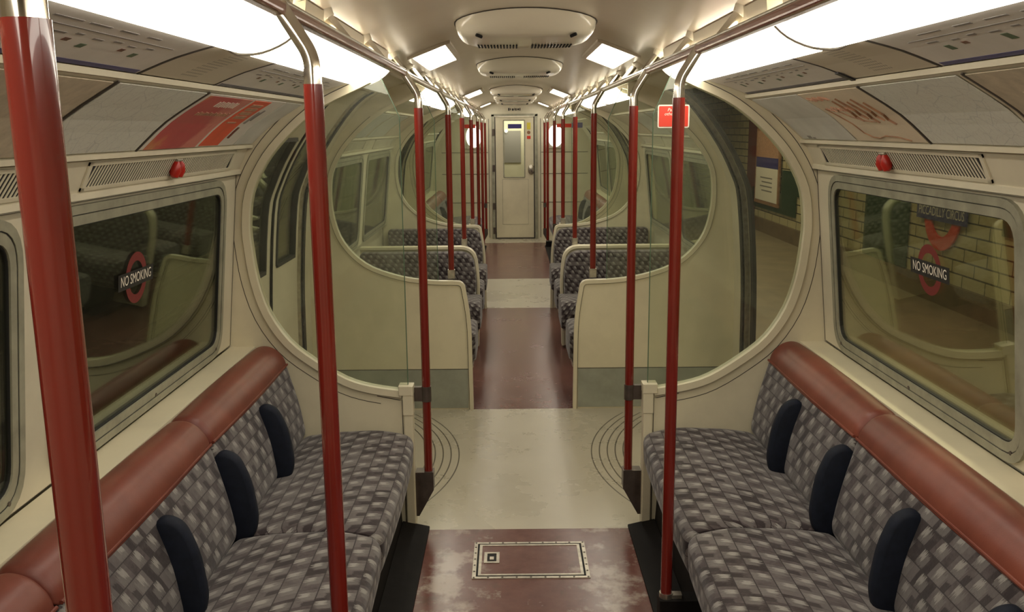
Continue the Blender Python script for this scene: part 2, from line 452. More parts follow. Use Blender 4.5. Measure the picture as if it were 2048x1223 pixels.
SECTIONS = [(-1.2, .62, 'vest'), (.62, 3.60, 'bench'), (3.60, 5.19, 'vest'), (5.19, 8.29, 'cross'), (8.29, 9.96, 'vest'), (9.96, 12.92, 'bench'), (12.92, 13.72, 'vest')]
def wplane(s):
    """frame of the sloping window wall: (y, t up the wall, d inward) -> point"""
    b = Vector((WB[0], WB[1])); tdir = (Vector(WT) - b).normalized(); nrm = Vector((-tdir.y, tdir.x))
    def W(y, t, d): p = b + tdir * t + nrm * d; return Vector((p.x * s, y, p.y))
    return W
WLEN = (Vector(WT) - Vector(WB)).length
win_n = [0]
def window(s, y0, y1, parent_struct=True):
    win_n[0] += 1; W = wplane(s); n = win_n[0]
    e = sempty('window_%d' % n, (1.2 * s, (y0 + y1) / 2, .8))
    def ring(bm, i0, r0, i1, r1, d0, d1):
        def rr(i, r): return rnd([(y0 + i, .004 + i), (y1 - i, .004 + i), (y1 - i, WLEN - .010 - i), (y0 + i, WLEN - .010 - i)], r, 6)
        o = rr(i0, r0); q = rr(i1, r1); m = len(o)
        vo = [[bm.verts.new(W(p[0], p[1], d)) for p in o] for d in (d0, d1)]; vi = [[bm.verts.new(W(p[0], p[1], d)) for p in q] for d in (d0, d1)]
        for k in range(m):
            l = (k + 1) % m
            bm.faces.new((vo[1][k], vo[1][l], vi[1][l], vi[1][k])); bm.faces.new((vo[0][k], vi[0][k], vi[0][l], vo[0][l]))
            bm.faces.new((vo[0][k], vo[0][l], vo[1][l], vo[1][k])); bm.faces.new((vi[0][k], vi[1][k], vi[1][l], vi[0][l]))
    bm = bmesh.new(); ring(bm, 0, .11, .022, .09, -.004, .010); ring(bm, .024, .09, .050, .065, -.010, .008); obj('window_frame', bm, 'frame', e)
    bm = bmesh.new(); ring(bm, .0205, .093, .0255, .088, -.004, .008); ring(bm, .0475, .068, .0535, .062, -.010, .0035); obj('gasket', bm, 'gasket', e)
    bm = bmesh.new()
    for (py, pt) in ((y0 + .07, .035), (y1 - .07, .035), ((y0 + y1) / 2, .033)):
        c = W(py, pt, .006); 
        tube(bm, [c, W(py, pt, .0105)], .006, 8)
    obj('screw', bm, 'brownmetal', e)
    bm = bmesh.new(); pl = rnd([(y0 + .05, .054), (y1 - .05, .054), (y1 - .05, WLEN - .06), (y0 + .05, WLEN - .06)], .06, 6)
    va = [bm.verts.new(W(p[0], p[1], -.001)) for p in pl]; vb = [bm.verts.new(W(p[0], p[1], -.006)) for p in pl]
    bm.faces.new(va); bm.faces.new(vb[::-1]); m = len(pl)
    for k in range(m): bm.faces.new((va[k], va[(k + 1) % m], vb[(k + 1) % m], vb[k]))
    obj('window_pane', bm, 'windowglass', e)
def nosmoke(s, yc, idx):
    W = wplane(s); t0 = .435
    e = thing('no_smoking_sticker', 'black NO SMOKING bar over a red ring on the %s bench window' % SIDE[s], 'sticker', W(yc, t0, -.015))
    bm = bmesh.new(); n = 40
    ro, ri = .076, .050; a = []; 
    for k in range(n):
        an = 2 * math.pi * k / n
        a.append((bm.verts.new(W(yc + ro * math.cos(an), t0 + ro * math.sin(an), -.0004)), bm.verts.new(W(yc + ri * math.cos(an), t0 + ri * math.sin(an), -.0004))))
    for k in range(n): p, q = a[k], a[(k + 1) % n]; bm.faces.new((p[0], q[0], q[1], p[1]))
    obj('red_ring', bm, 'dimred', e)
    bm = bmesh.new(); v = [bm.verts.new(W(yc + dy, t0 + dt, -.0001)) for dy, dt in ((-.125, -.024), (.125, -.024), (.125, .024), (-.125, .024))]; bm.faces.new(v)
    obj('black_bar', bm, 'blacksign', e)
    bm = text_bm('NO SMOKING', .042, lambda x, y: W(yc - s * x, t0 + y, .0003), .82)
    obj('lettering', bm, 'whitesign', e)

wall_windows = {'near': [(.74, 1.97), (2.09, 3.42)], 'cross': [(5.36, 6.66), (6.84, 8.14)], 'far': [(10.12, 11.42), (11.54, 12.80)]}
for s in (-1, 1):
    nm = 'wall_' + SIDE[s]
    for (y0, y1, kind) in SECTIONS:
        if kind == 'vest':
            bm = bmesh.new(); P = mir(VPs, s)
            if y0 > 3 and y0 < 10:
                od0 = y0 + .18; od1 = y1 - .22
                k = next(i for i, p in enumerate(VPs) if p[1] > 1.848)
                sheet(bm, P, y0, od0); sheet(bm, P, od1, y1); sheet(bm, P[k:], od0, od1)
                # door reveal: outer jamb skin
                for yy in (od0, od1):
                    o = [(p[0] + .07 * s, p[1]) for p in P[:k + 1]]
                    va = [bm.verts.new((p[0], yy, p[1])) for p in P[:k + 1]]; vb = [bm.verts.new((p[0], yy, p[1])) for p in o]
                    for i in range(k): bm.faces.new((va[i], va[i + 1], vb[i + 1], vb[i]))
                q = P[k]; v = [bm.verts.new(c) for c in ((q[0], od0, q[1]), (q[0], od1, q[1]), (q[0] + .1 * s, od1, q[1]), (q[0] + .1 * s, od0, q[1]))]; bm.faces.new(v)
            else: sheet(bm, P, y0, y1)
            struct(nm, bm, 'wallcream', smooth=True)
        else:
            wins = wall_windows['near' if y0 < 2 else 'cross' if y0 < 6 else 'far']
            bm = bmesh.new()
            sheet(bm, mir([(1.25, 0), (1.25, .795), WB], s), y0, y1)
            W = wplane(s); ins = .032; ys = [y0] + [v for a, b in wins for v in (a + ins, b - ins)] + [y1]; ts = [0, .004 + ins, WLEN - .010 - ins, WLEN]
            for i in range(len(ys) - 1):
                for j in range(3):
                    if j == 1 and i % 2 == 1: continue
                    bm.faces.new([bm.verts.new(W(y, t, 0)) for y, t in ((ys[i], ts[j]), (ys[i + 1], ts[j]), (ys[i + 1], ts[j + 1]), (ys[i], ts[j + 1]))])
            # small ledge above the windows, ventilation band, advert cove, lamp cove
            sheet(bm, mir([WT, (1.119, 1.487), (1.119, 1.503), (1.124, 1.506), (1.086, 1.585), (1.066, 1.586), (1.064, 1.598), (1.075, 1.602)], s), y0, y1)
            sheet(bm, mir([(1.075, 1.600), (.98, 1.682), (.856, 1.757), (.846, 1.757), (.843, 1.769), (.855, 1.772), (.76, 1.808), (.672, 1.834), (.655, 1.832)], s), y0, y1)
            sheet(bm, mir([(.655, 1.832), (.64, 1.90), (.60, 1.93), (.53, 1.951), (.52, ceil_z(.52))], s), y0, y1)
            struct(nm, bm, 'wallcream')
            for a, b in wins: window(s, a, b)
            # dark joint under the window-head ledge
            bm = bmesh.new(); sheet(bm, mir([(1.1365, 1.4815), (1.1178, 1.4835)], s), y0 + .01, y1 - .01); struct('trim_%d' % (1 if s < 0 else 2), bm, 'line')
    # unseen wall added across the car behind the viewer to enclose the light
bm = bmesh.new(); pr = mir(VPs, 1); extr(bm, [(p[0], p[1]) for p in pr] + [(-p[0], p[1]) for p in pr[::-1]], 'Y', -1.22, -1.2); struct('wall_light_enclosure', bm, 'wallcream')
for s in (-1, 1): nosmoke(s, 2.61, 0)

for s in (-1, 1):
    bm = bmesh.new(); W = wplane(s)
    for f_ in ((0, WLEN),):
        v = [bm.verts.new(W(y, t, d)) for y, t, d in ((3.553, .0, .001), (3.558, .0, .001), (3.558, WLEN, .001), (3.553, WLEN, .001))]; bm.faces.new(v)
    struct('trim_%d' % (12 if s < 0 else 13), bm, 'line')
# ---------------------------------------------------------------- sills
for s in (-1, 1):
    for (a, b) in ((.66, 3.56), (10.0, 12.88)):
        bm = bmesh.new(); x = sorted((1.105 * s, 1.206 * s)); box(bm, x[0], x[1], a, b, .74, .793)
        struct('trim_%d' % (3 if s < 0 else 4), bm, 'cream')

# ---------------------------------------------------------------- ventilation grilles with red knobs
def grille(s, y0, y1, label, knob=True):
    # band from (1.122,1.508) to (1.088,1.583)
    A = Vector((1.1222, 1.510)); B = Vector((1.0885, 1.580)); d = B - A; nr = Vector((-d.y, d.x)).normalized()
    def G(y, t, h): p = A + d * t + nr * h; return Vector((p.x * s, y, p.y))
    e = thing('ventilation_grille', label, 'ventilation grille', G((y0 + y1) / 2, 0, 0), 'grilles above the windows')
    def plate(bm, ya, yb, t0, t1, h0, h1, sh=0.0, w=None):
        # parallelogram slab
        if w is None: q = [(ya, t0), (yb, t0), (yb, t1), (ya, t1)]
        else: q = [(ya, t0), (ya + w, t0), (ya + w + sh, t1), (ya + sh, t1)]
        va = [bm.verts.new(G(p[0], p[1], h0)) for p in q]; vb = [bm.verts.new(G(p[0], p[1], h1)) for p in q]
        bm.faces.new(va[::-1]); bm.faces.new(vb)
        for k in range(4): bm.faces.new((va[k], va[(k + 1) % 4], vb[(k + 1) % 4], vb[k]))
    bm = bmesh.new(); plate(bm, y0, y1, .10, .90, -.001, .001); obj('backing', bm, 'hole', e)
    bm = bmesh.new(); yy = y0
    while yy < y1 - .03: plate(bm, yy, 0, .12, .88, .001, .0024, sh=.024 , w=.0072); yy += .0172
    obj('slats', bm, 'wallcream', e)
    bm = bmesh.new()
    plate(bm, y0 - .02, y1 + .02, .0, .12, .0005, .005); plate(bm, y0 - .02, y1 + .02, .88, 1., .0005, .005); plate(bm, y0 - .02, y0 - .002, .0, 1., .0005, .005); plate(bm, y1 - .004, y1 + .02, .0, 1., .0005, .005)
    obj('surround', bm, 'wallcream', e)
    if knob:
        ym = (y0 + y1) / 2 + .0
        k = thing('ventilator_knob', 'double red plastic pull on the grille %s' % label.split('grille ', 1)[1], 'knob', G(ym, .4, .01), 'red ventilator pulls')
        for dy in (-.019, .019):
            bm = bmesh.new()
            P = [G(ym + dy * .6, .80, .006), G(ym + dy, .66, .011), G(ym + dy, .45, .015), G(ym + dy, .24, .015), G(ym + dy, .16, .010)]
            tube(bm, P, [.006, .012, .0165, .0155, .007], 14); obj('lobe', bm, 'knob', k, smooth=True)
        bm = bmesh.new(); tube(bm, [G(ym - .022, .82, .008), G(ym + .022, .82, .008)], .005, 8); obj('pivot', bm, 'alu', k)
for s in (-1, 1):
    n = SIDE[s]
    grille(s, 2.24, 3.40, 'slotted grille above the %s window beside the large round screen' % n)
    grille(s, .85, 1.98, 'slotted grille above the %s window closest to the viewer' % n)
    for a, b, l in ((5.5, 6.5, 'first'), (7.0, 8.0, 'second')):
        grille(s, a, b, 'slotted grille above the %s %s cross-seat window seen through the screen glass' % (l, n), False)

# ---------------------------------------------------------------- advert cards
LC = smooth_curve([(1.070, 1.602), (.98, 1.680), (.858, 1.754)], 8); UC = smooth_curve([(.846, 1.773), (.76, 1.806), (.664, 1.832)], 8)
def csurf(tier, t, s, y, h):
    cv = LC if tier == 0 else UC; k = min(max(t, 0), .9999) * (len(cv) - 1); i = int(k); f = k - i
    p = cv[i] * (1 - f) + cv[i + 1] * f; d = (cv[i + 1] - cv[i]).normalized(); nr = Vector((-d.y, d.x))
    if nr.y > 0 and nr.x > 0: nr = -nr
    nr = Vector((-abs(nr.x), -abs(nr.y)))
    p = p + nr * h; return Vector((p.x * s, y, p.y))
def card(bm, tier, s, y0, y1, t0, t1, h0, h1, n=6):
    g = []
    for h in (h0, h1):
        g.append([[bm.verts.new(csurf(tier, t0 + (t1 - t0) * i / n, s, y, h)) for y in (y0, y1)] for i in range(n + 1)])
    for i in range(n):
        bm.faces.new((g[1][i][0], g[1][i][1], g[1][i + 1][1], g[1][i + 1][0])); bm.faces.new((g[0][i][0], g[0][i + 1][0], g[0][i + 1][1], g[0][i][1]))
        for c in (0, 1): bm.faces.new((g[0][i][c], g[1][i][c], g[1][i + 1][c], g[0][i + 1][c]))
    for i in (0, n): bm.faces.new((g[0][i][0], g[0][i][1], g[1][i][1], g[1][i][0]))
def advert(name, label, cat, tier, s, y0, y1, mat, marks=(), t0=.03, t1=.97, group=None):
    e = thing(name, label, cat, csurf(tier, .5, s, (y0 + y1) / 2, 0), group)
    bm = bmesh.new(); card(bm, tier, s, y0, y1, t0, t1, .001, .003); obj('card', bm, mat, e)
    for k_, (pn, m, rects) in enumerate(marks):
        bm = bmesh.new()
        for (a, b, c, d) in rects: card(bm, tier, s, a, b, c, d, .0030, .0036 + .0005 * k_, 2 if d - c < .3 else 6)
        obj(pn, bm, m, e)
    return e
def joints(s, tier, ys):
    bm = bmesh.new()
    for y in ys: card(bm, tier, s, y - .004, y + .004, .0, 1., .0005, .0045)
    struct('trim_%d' % (5 if s < 0 else 6), bm, 'line')
def words(y0, y1, t, h, n, seed=0):
    r = random.Random(seed); L = (y1 - y0) / n
    return [(y0 + i * L, y0 + i * L + L * r.uniform(.45, .8), t, t + h * r.uniform(.7, 1)) for i in range(n)]
def diagram(s, y0, y1, label, seed):
    r = random.Random(seed)
    ys = [y0 + .1 + k * .07 for k in range(int((y1 - y0 - .2) / .07))]
    mk = [('blue_band', 'blue' if y0 < 2 else 'bluegrey', [(y0 + .02, y1 - .01, .03, .13)])]
    e = advert('line_diagram', label, 'line diagram', 1, s, y0, y1, 'paper', mk, group='white line diagrams under the lamps')
    bm = bmesh.new()
    L = [(0, q) for q in [(y0 + .06, y1 - .08, .62, .635)] + [(y, y + r.uniform(.02, .045), .50 + .03 * (i % 2), .53 + .03 * (i % 2)) for i, y in enumerate(ys)] + words(y0 + .1, y1 - .15, .72, .03, 7, seed)]
    L += [(1, (y, y + .022, .34, .34 + r.uniform(.06, .12))) for y in ys[2::3]] + [(2, (y, y + .02, .40, .45)) for y in ys[1::3]]
    for mi, q in L:
        k = len(bm.faces); card(bm, 1, s, *q, .0032, .0038, 2); bm.faces.ensure_lookup_table()
        for f in bm.faces[k:]: f.material_index = mi
    obj('lettering', bm, ['greyprint', 'greenprint', 'browntile'], e)
    return e
for s in (-1, 1):
    n = SIDE[s]
    if s < 0:
        advert('poster', 'pink and orange printed poster on the left cove by the round screen', 'poster', 0, s, 2.465, 3.30, 'paper', [
            ('pink_print', 'pink', [(2.49, 2.90, .03, .93)]), ('orange_panel', 'orangeprint', [(2.925, 3.12, .06, .93)]),
            ('white_lettering', 'whitesign', [(2.63 + .022 * i, 2.63 + .022 * i + .009, .76 - .004 * (i % 3), .84 + .01 * (i % 2)) for i in range(9)]),
            ('small_lettering', 'peach', [(2.58 + .021 * i, 2.58 + .021 * i + .012, .62, .66 + .012 * (i % 2)) for i in range(14)]),
            ('peach_headline', 'peach', [(2.955, 3.075, .80, .85), (2.955, 3.075, .73, .78), (2.955, 3.075, .66, .71), (2.955, 3.075, .59, .64), (2.96, 3.05, .50, .525)]),
            ('grey_smallprint', 'greyprint', [(3.15, 3.165, .50, .72), (3.18, 3.19, .56, .76)]), ('red_smallprint', 'browntile', [(3.145, 3.16, .22, .42)])])
        advert('poster', 'plain pale card strip on the left cove touching the round screen arch', 'poster', 0, s, 3.31, 3.55, 'papergrey')
        advert('route_map', 'pale rail network map on the left cove between beige board and pink poster', 'map', 0, s, 1.90, 2.44, 'map')
    else:
        advert('poster', 'pale grey card on the right cove touching the round screen arch', 'poster', 0, s, 2.98, 3.52, 'papergrey', [('smudge', 'greyprint', [(3.40, 3.44, .06, .13), (3.36, 3.39, .05, .09)])])
        e = advert('poster', 'beige poster with brown brushed handwriting on the right cove', 'poster', 0, s, 2.465, 2.965, 'paperbeige')
        bm = bmesh.new(); R = random.Random(4)
        for k in range(5):
            y = 2.535 + .05 * k; tb = .36 + .05 * (k % 2) + .015 * k; 
            tube(bm, [csurf(0, tb + dt, s, y + dy, .0042) for dt, dy in ((0, 0), (.08, .018), (.16, .012), (.26, .022), (.36, .030))], [.004, .0055, .005, .0045, .003], 6, flat=.2)
        obj('brush_strokes', bm, 'brownprint', e)
        bm = bmesh.new()
        for k in range(8): tube(bm, [csurf(0, .60 + .02 * (k % 3) + dt, s, 2.70 + .026 * k + dy, .0042) for dt, dy in ((0, 0), (.035, .008), (.01, .014), (.05, .02))], .0022, 5, flat=.3)
        for k in range(9): tube(bm, [csurf(0, .80 + .015 * (k % 3) + dt, s, 2.77 + .018 * k + dy, .0042) for dt, dy in ((0, 0), (.04, .006), (.0, .011), (.05, .016))], .003, 5, flat=.3)
        obj('small_handwriting', bm, 'peach', e)
        bm = bmesh.new()
        tube(bm, [csurf(0, t, s, y, .0042) for t, y in ((.08, 2.55), (.15, 2.62), (.17, 2.70), (.12, 2.76), (.14, 2.80), (.22, 2.84), (.38, 2.86), (.55, 2.90), (.66, 2.92))], .0022, 5, flat=.3)
        tube(bm, [csurf(0, t, s, y, .0042) for t, y in ((.40, 2.66), (.42, 2.72), (.50, 2.80), (.60, 2.84), (.66, 2.82))], .0022, 5, flat=.3)
        obj('outline_drawing', bm, 'brownprint', e)
        advert('route_map', 'pale rail network map on the right cove above the window', 'map', 0, s, 1.92, 2.44, 'map')
    advert('backing_board', 'bare beige advert board on the %s cove nearest the viewer' % n, 'board', 0, s, 1.10, 1.87 if s < 0 else 1.90, 'boardbeige', [] if s < 0 else [('pale_patch', 'paperbeige', [(1.3, 1.78, .2, .7)])])
    diagram(s, 2.45, 3.52, 'white line diagram under the %s lamp beside the round screen' % n, 3 + s)
    advert('speaker_panel', 'beige panel with a patch of small holes under the %s lamps' % n, 'loudspeaker panel', 1, s, 1.96, 2.44, 'perf')
    diagram(s, .90, 1.94, 'white line diagram with dark blue band on the %s side nearest the viewer' % n, 9 + s)
    joints(s, 0, (2.452, 1.885)); joints(s, 1, (2.446, 1.95))
    for i, (a, b) in enumerate(((5.4, 6.3), (6.4, 7.2), (7.3, 8.15))):
        advert('poster', '%s faint card in the %s cove above the cross seats, seen through glass' % (('first', 'second', 'third')[i], n), 'poster', 0, s, a, b, ('papergrey', 'map', 'paperbeige')[i], group='cards above the cross seats')
    # dark gap line and screw dots along the card rail
    bm = bmesh.new(); sheet(bm, mir([(1.0858, 1.5838), (1.067, 1.5848)], s), .64, 3.56); struct('trim_%d' % (7 if s < 0 else 8), bm, 'line')
# torn dark corner where the right-hand cards meet
bm = bmesh.new(); card(bm, 1, 1, 2.425, 2.452, .0, .30, .0045, .008); 
tag(obj('torn_corner', bm, 'blacksign'), 'dark curled torn corner of a card beside the right speaker panel', 'torn card')

# ---------------------------------------------------------------- lamps
LP = smooth_curve([(.672, 1.832), (.662, 1.820), (.62, 1.826), (.57, 1.852), (.535, 1.886), (.53, 1.90)], 3)
def cove_lamp(s, y0, y1, label):
    e = thing('cove_lamp', label, 'lamp', (.6 * s, (y0 + y1) / 2, 1.84), 'long lamps above the advert cards')
    # diffuser with rounded ends: outline in (y, a) where a runs across the profile
    bm = bmesh.new(); n = len(LP); L = []
    tot = 0; arc = [0]
    for i in range(n - 1): tot += (LP[i + 1] - LP[i]).length; arc.append(tot)
    R = tot * .95
    for i in range(n):
        a = arc[i] / tot; off = R * (1 - math.sqrt(max(0, 1 - (a * .98) ** 2))) * .9
        off2 = R * (1 - math.sqrt(max(0, 1 - (1 - a) ** 2 * .96))) * .15
        yy0 = y0 + off2 + off * .1; yy1 = y1 - (R * (1 - math.sqrt(max(0, 1 - ((1 - a) * .98) ** 2)))) * .9
        L.append([bm.verts.new((LP[i].x * s, y, LP[i].y)) for y in (yy0, (yy0 * .75 + yy1 * .25), (yy0 + yy1) / 2, (yy0 * .25 + yy1 * .75), yy1)])
    for i in range(n - 1):
        for j in range(4): bm.faces.new((L[i][j], L[i][j + 1], L[i + 1][j + 1], L[i + 1][j]))
    obj('diffuser', bm, 'lens', e, smooth=True)
    bm = bmesh.new(); tube(bm, [v.co + Vector((-.002 * s, 0, -.003)) for v in ()] or [Vector((LP[i].x * s, y1 - (R * (1 - math.sqrt(max(0, 1 - ((1 - arc[i] / tot) * .98) ** 2)))) * .9, LP[i].y - .002)) for i in range(n)], .005, 8)
    obj('end_trim', bm, 'alu', e, smooth=True)
    bm = bmesh.new(); extr(bm, mir([(.675, 1.834), (.67, 1.829), (.66, 1.836), (.60, 1.85), (.535, 1.905), (.53, 1.946), (.60, 1.928), (.64, 1.90)], s), 'Y', y0 + .02, y1 - .08); obj('housing', bm, 'wallcream', e)
for s in (-1, 1):
    n = SIDE[s]
    for a, b, l in ((-.9, .62, 'added out of view behind the viewer for its light'), (.64, 2.13, 'nearest the viewer'), (2.15, 3.68, 'ending above the round screen'), (5.40, 6.75, 'first over the cross seats'), (6.78, 8.15, 'second over the cross seats'), (10.1, 11.4, 'over the far benches'), (11.45, 12.8, 'deepest in the car')):  # first one is unseen, added behind the camera to light the car
        cove_lamp(s, a, b, 'long glowing %s cove lamp %s' % (n, l))
    for (yc, l, hl) in ((4.53, 'first', .43), (9.12, 'second', .42), (13.3, 'end', .25)):
        e = thing('ceiling_lamp', '%s rectangular ceiling lamp over the %s doorway space' % (n, l), 'lamp', (.42 * s, yc, 1.98), 'flat ceiling lamps by the doors')
        X0, X1 = .345, .49
        def lid(bm, a, b, ya, yb, off, th):
            v = [bm.verts.new((x * s, y, ceil_z(x) - off - k)) for k in (0, th) for (x, y) in ((a, ya), (b, ya), (b, yb), (a, yb))]
            bm.faces.new(v[:4]); bm.faces.new(v[4:][::-1])
            for i in range(4): bm.faces.new((v[i], v[(i + 1) % 4], v[4 + (i + 1) % 4], v[4 + i]))
        bm = bmesh.new()
        for q in ((X0 - .022, X0, yc - hl - .022, yc + hl + .022), (X1, X1 + .022, yc - hl - .022, yc + hl + .022), (X0, X1, yc - hl - .022, yc - hl), (X0, X1, yc + hl, yc + hl + .022)): lid(bm, *q, -.002, .014)
        obj('frame', bm, 'ceil', e)
        bm = bmesh.new(); lid(bm, X0, X1, yc - hl, yc + hl, .0, .006); obj('diffuser', bm, 'lens_vest', e)

# ---------------------------------------------------------------- ceiling ventilators
def vent(yc, label, hw=.27, hl=.33):
    e = thing('ceiling_ventilator', label, 'ventilator', (0, yc, 2.03), 'domed ceiling ventilators')
    bm = bmesh.new(); n = 48; rings = []
    for (k, ky, zz) in ((1.0, 1.0, None), (.997, .985, .018), (.990, .96, .034), (.975, .925, .050), (.945, .88, .063), (.90, .83, .073), (.84, .77, .0785), (.74, .68, .080), (.0, .0, .080)):
        ring = []
        for i in range(n):
            a = 2 * math.pi * i / n; p = 4.5
            ca, sa = math.cos(a), math.sin(a)
            r = (abs(ca) ** p + abs(sa) ** p) ** (-1 / p)
            x = hw * k * ca * r; y = hl * ky * sa * r
            z0 = ceil_z(x); zb = 2.005 - .05 * (x / hw) ** 2 * 0
            f = 0 if zz is None else zz / .080
            z = (z0 + .004) * (1 - f) + (1.986 + .006 * (abs(x) / hw) ** 2) * f
            ring.append(bm.verts.new((x, yc + y, z)))
        rings.append(ring)
    for a, b in zip(rings[:-2], rings[1:-1]):
        for i in range(n): bm.faces.new((a[i], a[(i + 1) % n], b[(i + 1) % n], b[i]))
    bm.faces.new(rings[-2])
    for v in rings[-1]: bm.verts.remove(v)
    obj('cover', bm, 'vent', e, smooth=True)
    bm = bmesh.new()
    for i in range(30):
        x = -.19 + .38 * i / 29
        if abs(x) < .03: continue
        zz = 1.9845 + .006 * (x / hw) ** 2; tube(bm, [(x, yc + hl * .30, zz), (x, yc + hl * .64, zz), (x, yc + hl * .80, zz + .004)], .0036, 6)
    obj('air_slots', bm, 'hole', e)
    for sx in (-1, 1):
        bm = bmesh.new(); tube(bm, [(sx * .185, yc - hl * .80, 1.992), (sx * .165, yc - hl * .76, 1.985)], .006, 8); obj('screw_hole', bm, 'hole', e)
    bm = bmesh.new(); loop = []
    for i in range(49):
        a = 2 * math.pi * i / 48; p = 4.5; ca, sa = math.cos(a), math.sin(a); r = (abs(ca) ** p + abs(sa) ** p) ** (-1 / p)
        x = (hw + .002) * ca * r; loop.append((x, yc + (hl + .002) * sa * r, ceil_z(x) - .001))
    tube(bm, loop, .003, 6, cap=False); obj('seal', bm, 'line', e)
vent(3.72, 'large cream domed ventilator in the ceiling nearest the viewer')
vent(5.97, 'second domed ceiling ventilator, over the first cross seats')
vent(9.57, 'third domed ceiling ventilator, over the second doorway space')
vent(11.48, 'fourth domed ceiling ventilator, over the far benches', )
vent(13.0, 'last domed ceiling ventilator in front of the end door')

# ---------------------------------------------------------------- screens
O1 = [(.515, .597), (.64, .617), (.745, .651), (.868, .728), (.968, .812), (1.043, .93), (1.083, 1.065), (1.099, 1.2), (1.101, 1.29), (1.082, 1.41), (1.026, 1.52), (.96, 1.602), (.87, 1.686), (.777, 1.75), (.655, 1.806), (.60, 1.832)]
O1s = [tuple(p) for p in smooth_curve(O1, 3)]
OUT1 = [(.60, 1.94), (.66, 1.92), (.80, 1.87), (.98, 1.735), (1.11, 1.60), (1.175, 1.42), (1.215, 1.25), (1.245, .84), (1.25, .45), (1.25, .0)]
def sgn(pts, s): return [(p[0] * s, p[1]) for p in pts]
def screen_a(s, y, d, label):
    """tall round-opening screen; d=+1 when the bench is on the -Y side"""
    e = thing('draught_screen', label, 'screen', (.9 * s, y, 0), 'round-windowed screens')
    bm = bmesh.new(); extr(bm, sgn([(.480, .0), (.480, .597)] + O1s + OUT1, s), 'Y', y - .012, y + .012); obj('panel', bm, 'cream', e)
    inner = [(p[0], p[1]) for p in O1s]; o1 = offset(inner, -.0); 
    w1 = offset(inner, -.024) ; w2 = offset(inner, .004)
    bm = bmesh.new(); band(bm, sgn(w2, s), sgn(w1, s), y - .026, y + .026); obj('rim', bm, 'cream', e, smooth=True)
    bm = bmesh.new(); band(bm, sgn(offset(inner, -.024), s), sgn(offset(inner, -.0285), s), y - .0145, y + .0145)
    band(bm, sgn(offset(inner, -.062)[2:-4], s), sgn(offset(inner, -.0645)[2:-4], s), y - .0128, y + .0128); obj('joint_line', bm, 'line', e)
    # aisle-side post with cap
    bm = bmesh.new(); rbox(bm, *sorted((.474 * s, .512 * s)), y - .028, y + .028, .0, .600, .006); obj('post', bm, 'cream', e)
    bm = bmesh.new(); rbox(bm, *sorted((.470 * s, .530 * s)), y - .033, y + .033, .585, .622, .006); rbox(bm, *sorted((.4715 * s, .515 * s)), y - .031, y + .031, .50, .585, .006); obj('post_cap', bm, 'cream', e)
    bm = bmesh.new(); ln = [( .516, .0), (.516, .56), (.53, .562), (.62, .580)]; band(bm, sgn(ln, s), sgn(offset(ln, -.003), s), y - .0128, y + .0128); obj('joint_line', bm, 'line', e)
    # glass
    g = [(.494, .60)] + [(p[0], p[1]) for p in offset(inner, -.002)][:-1] + [(.60, 1.86), (.568, 1.868), (.494, 1.70)]
    bm = bmesh.new(); extr(bm, sgn(g, s), 'Y', y - .004, y + .004); obj('glass_pane', bm, 'screenglass', e)
    bm = bmesh.new(); tube(bm, [(x * s, y, z) for x, z in ((.493, .62), (.493, 1.70), (.568, 1.868))], .002, 6); obj('glass_edge', bm, 'glassedge', e)
    return e
O2 = [(.42, .778), (.535, .782), (.70, .806), (.871, .863), (.979, .943), (1.055, 1.05), (1.09, 1.18), (1.096, 1.29), (1.082, 1.41), (1.026, 1.52), (.96, 1.602), (.87, 1.686), (.777, 1.75), (.655, 1.806), (.60, 1.832)]
O2s = [tuple(p) for p in smooth_curve(O2, 3)]
def screen_b(s, y, d, label, sticker=None):
    """screen in front of cross seats; reaches the aisle"""
    e = thing('seat_back_screen', label, 'screen', (.8 * s, y, 0), 'round-windowed screens behind cross seats')
    lo = rnd([(.302, .0), (.308, .55), (.345, .775), (.42, .778)], [0, .25, .09, 0], 6, closed=False)
    lo = [(p[0], p[1]) for p in lo]
    edge = lo + O2s[1:]
    bm = bmesh.new(); extr(bm, sgn(edge + OUT1, s), 'Y', y - .012, y + .012); obj('panel', bm, 'cream', e)
    bm = bmesh.new(); band(bm, sgn(offset(edge, .004), s), sgn(offset(edge, -.018), s), y - .022, y + .022); obj('rim', bm, 'cream', e, smooth=True)
    bm = bmesh.new(); band(bm, sgn(offset(edge, -.018)[:-8], s), sgn(offset(edge, -.0215)[:-8], s), y - .0135, y + .0135)
    extr(bm, sgn([(.325, .248), (1.2, .248), (1.2, .2515), (.325, .2515)], s), 'Y', y - .0135 * d, y - .011 * d); obj('joint_line', bm, 'line', e)
    bm = bmesh.new(); extr(bm, sgn([(.328, .01), (1.22, .01), (1.22, .247), (.328, .247)], s), 'Y', y - .0155 * d, y - .0125 * d); obj('kick_plate', bm, 'greykick', e)
    inner = O2s
    g = [(.494, .783)] + [(p[0], p[1]) for p in offset(inner, -.002)][5:-1] + [(.60, 1.86), (.568, 1.868), (.494, 1.70)]
    bm = bmesh.new(); extr(bm, sgn(g, s), 'Y', y - .004, y + .004); obj('glass_pane', bm, 'screenglass', e)
    bm = bmesh.new(); tube(bm, [(x * s, y, z) for x, z in ((.493, .785), (.493, 1.70), (.568, 1.868))], .002, 6); obj('glass_edge', bm, 'glassedge', e)
    return e
for s in (-1, 1):
    n = SIDE[s]
    screen_a(s, 3.572, 1, 'large %s round-windowed screen at the end of the near bench' % n)
    screen_a(s, 9.96, -1, 'far %s round-windowed screen at the start of the far bench' % n)
    screen_b(s, 5.20, 1, 'cream %s screen panel behind the first cross seat, grey at its foot' % n)
    screen_b(s, 8.30, -1, '%s screen behind the last cross seat, before the second doorway space' % n)

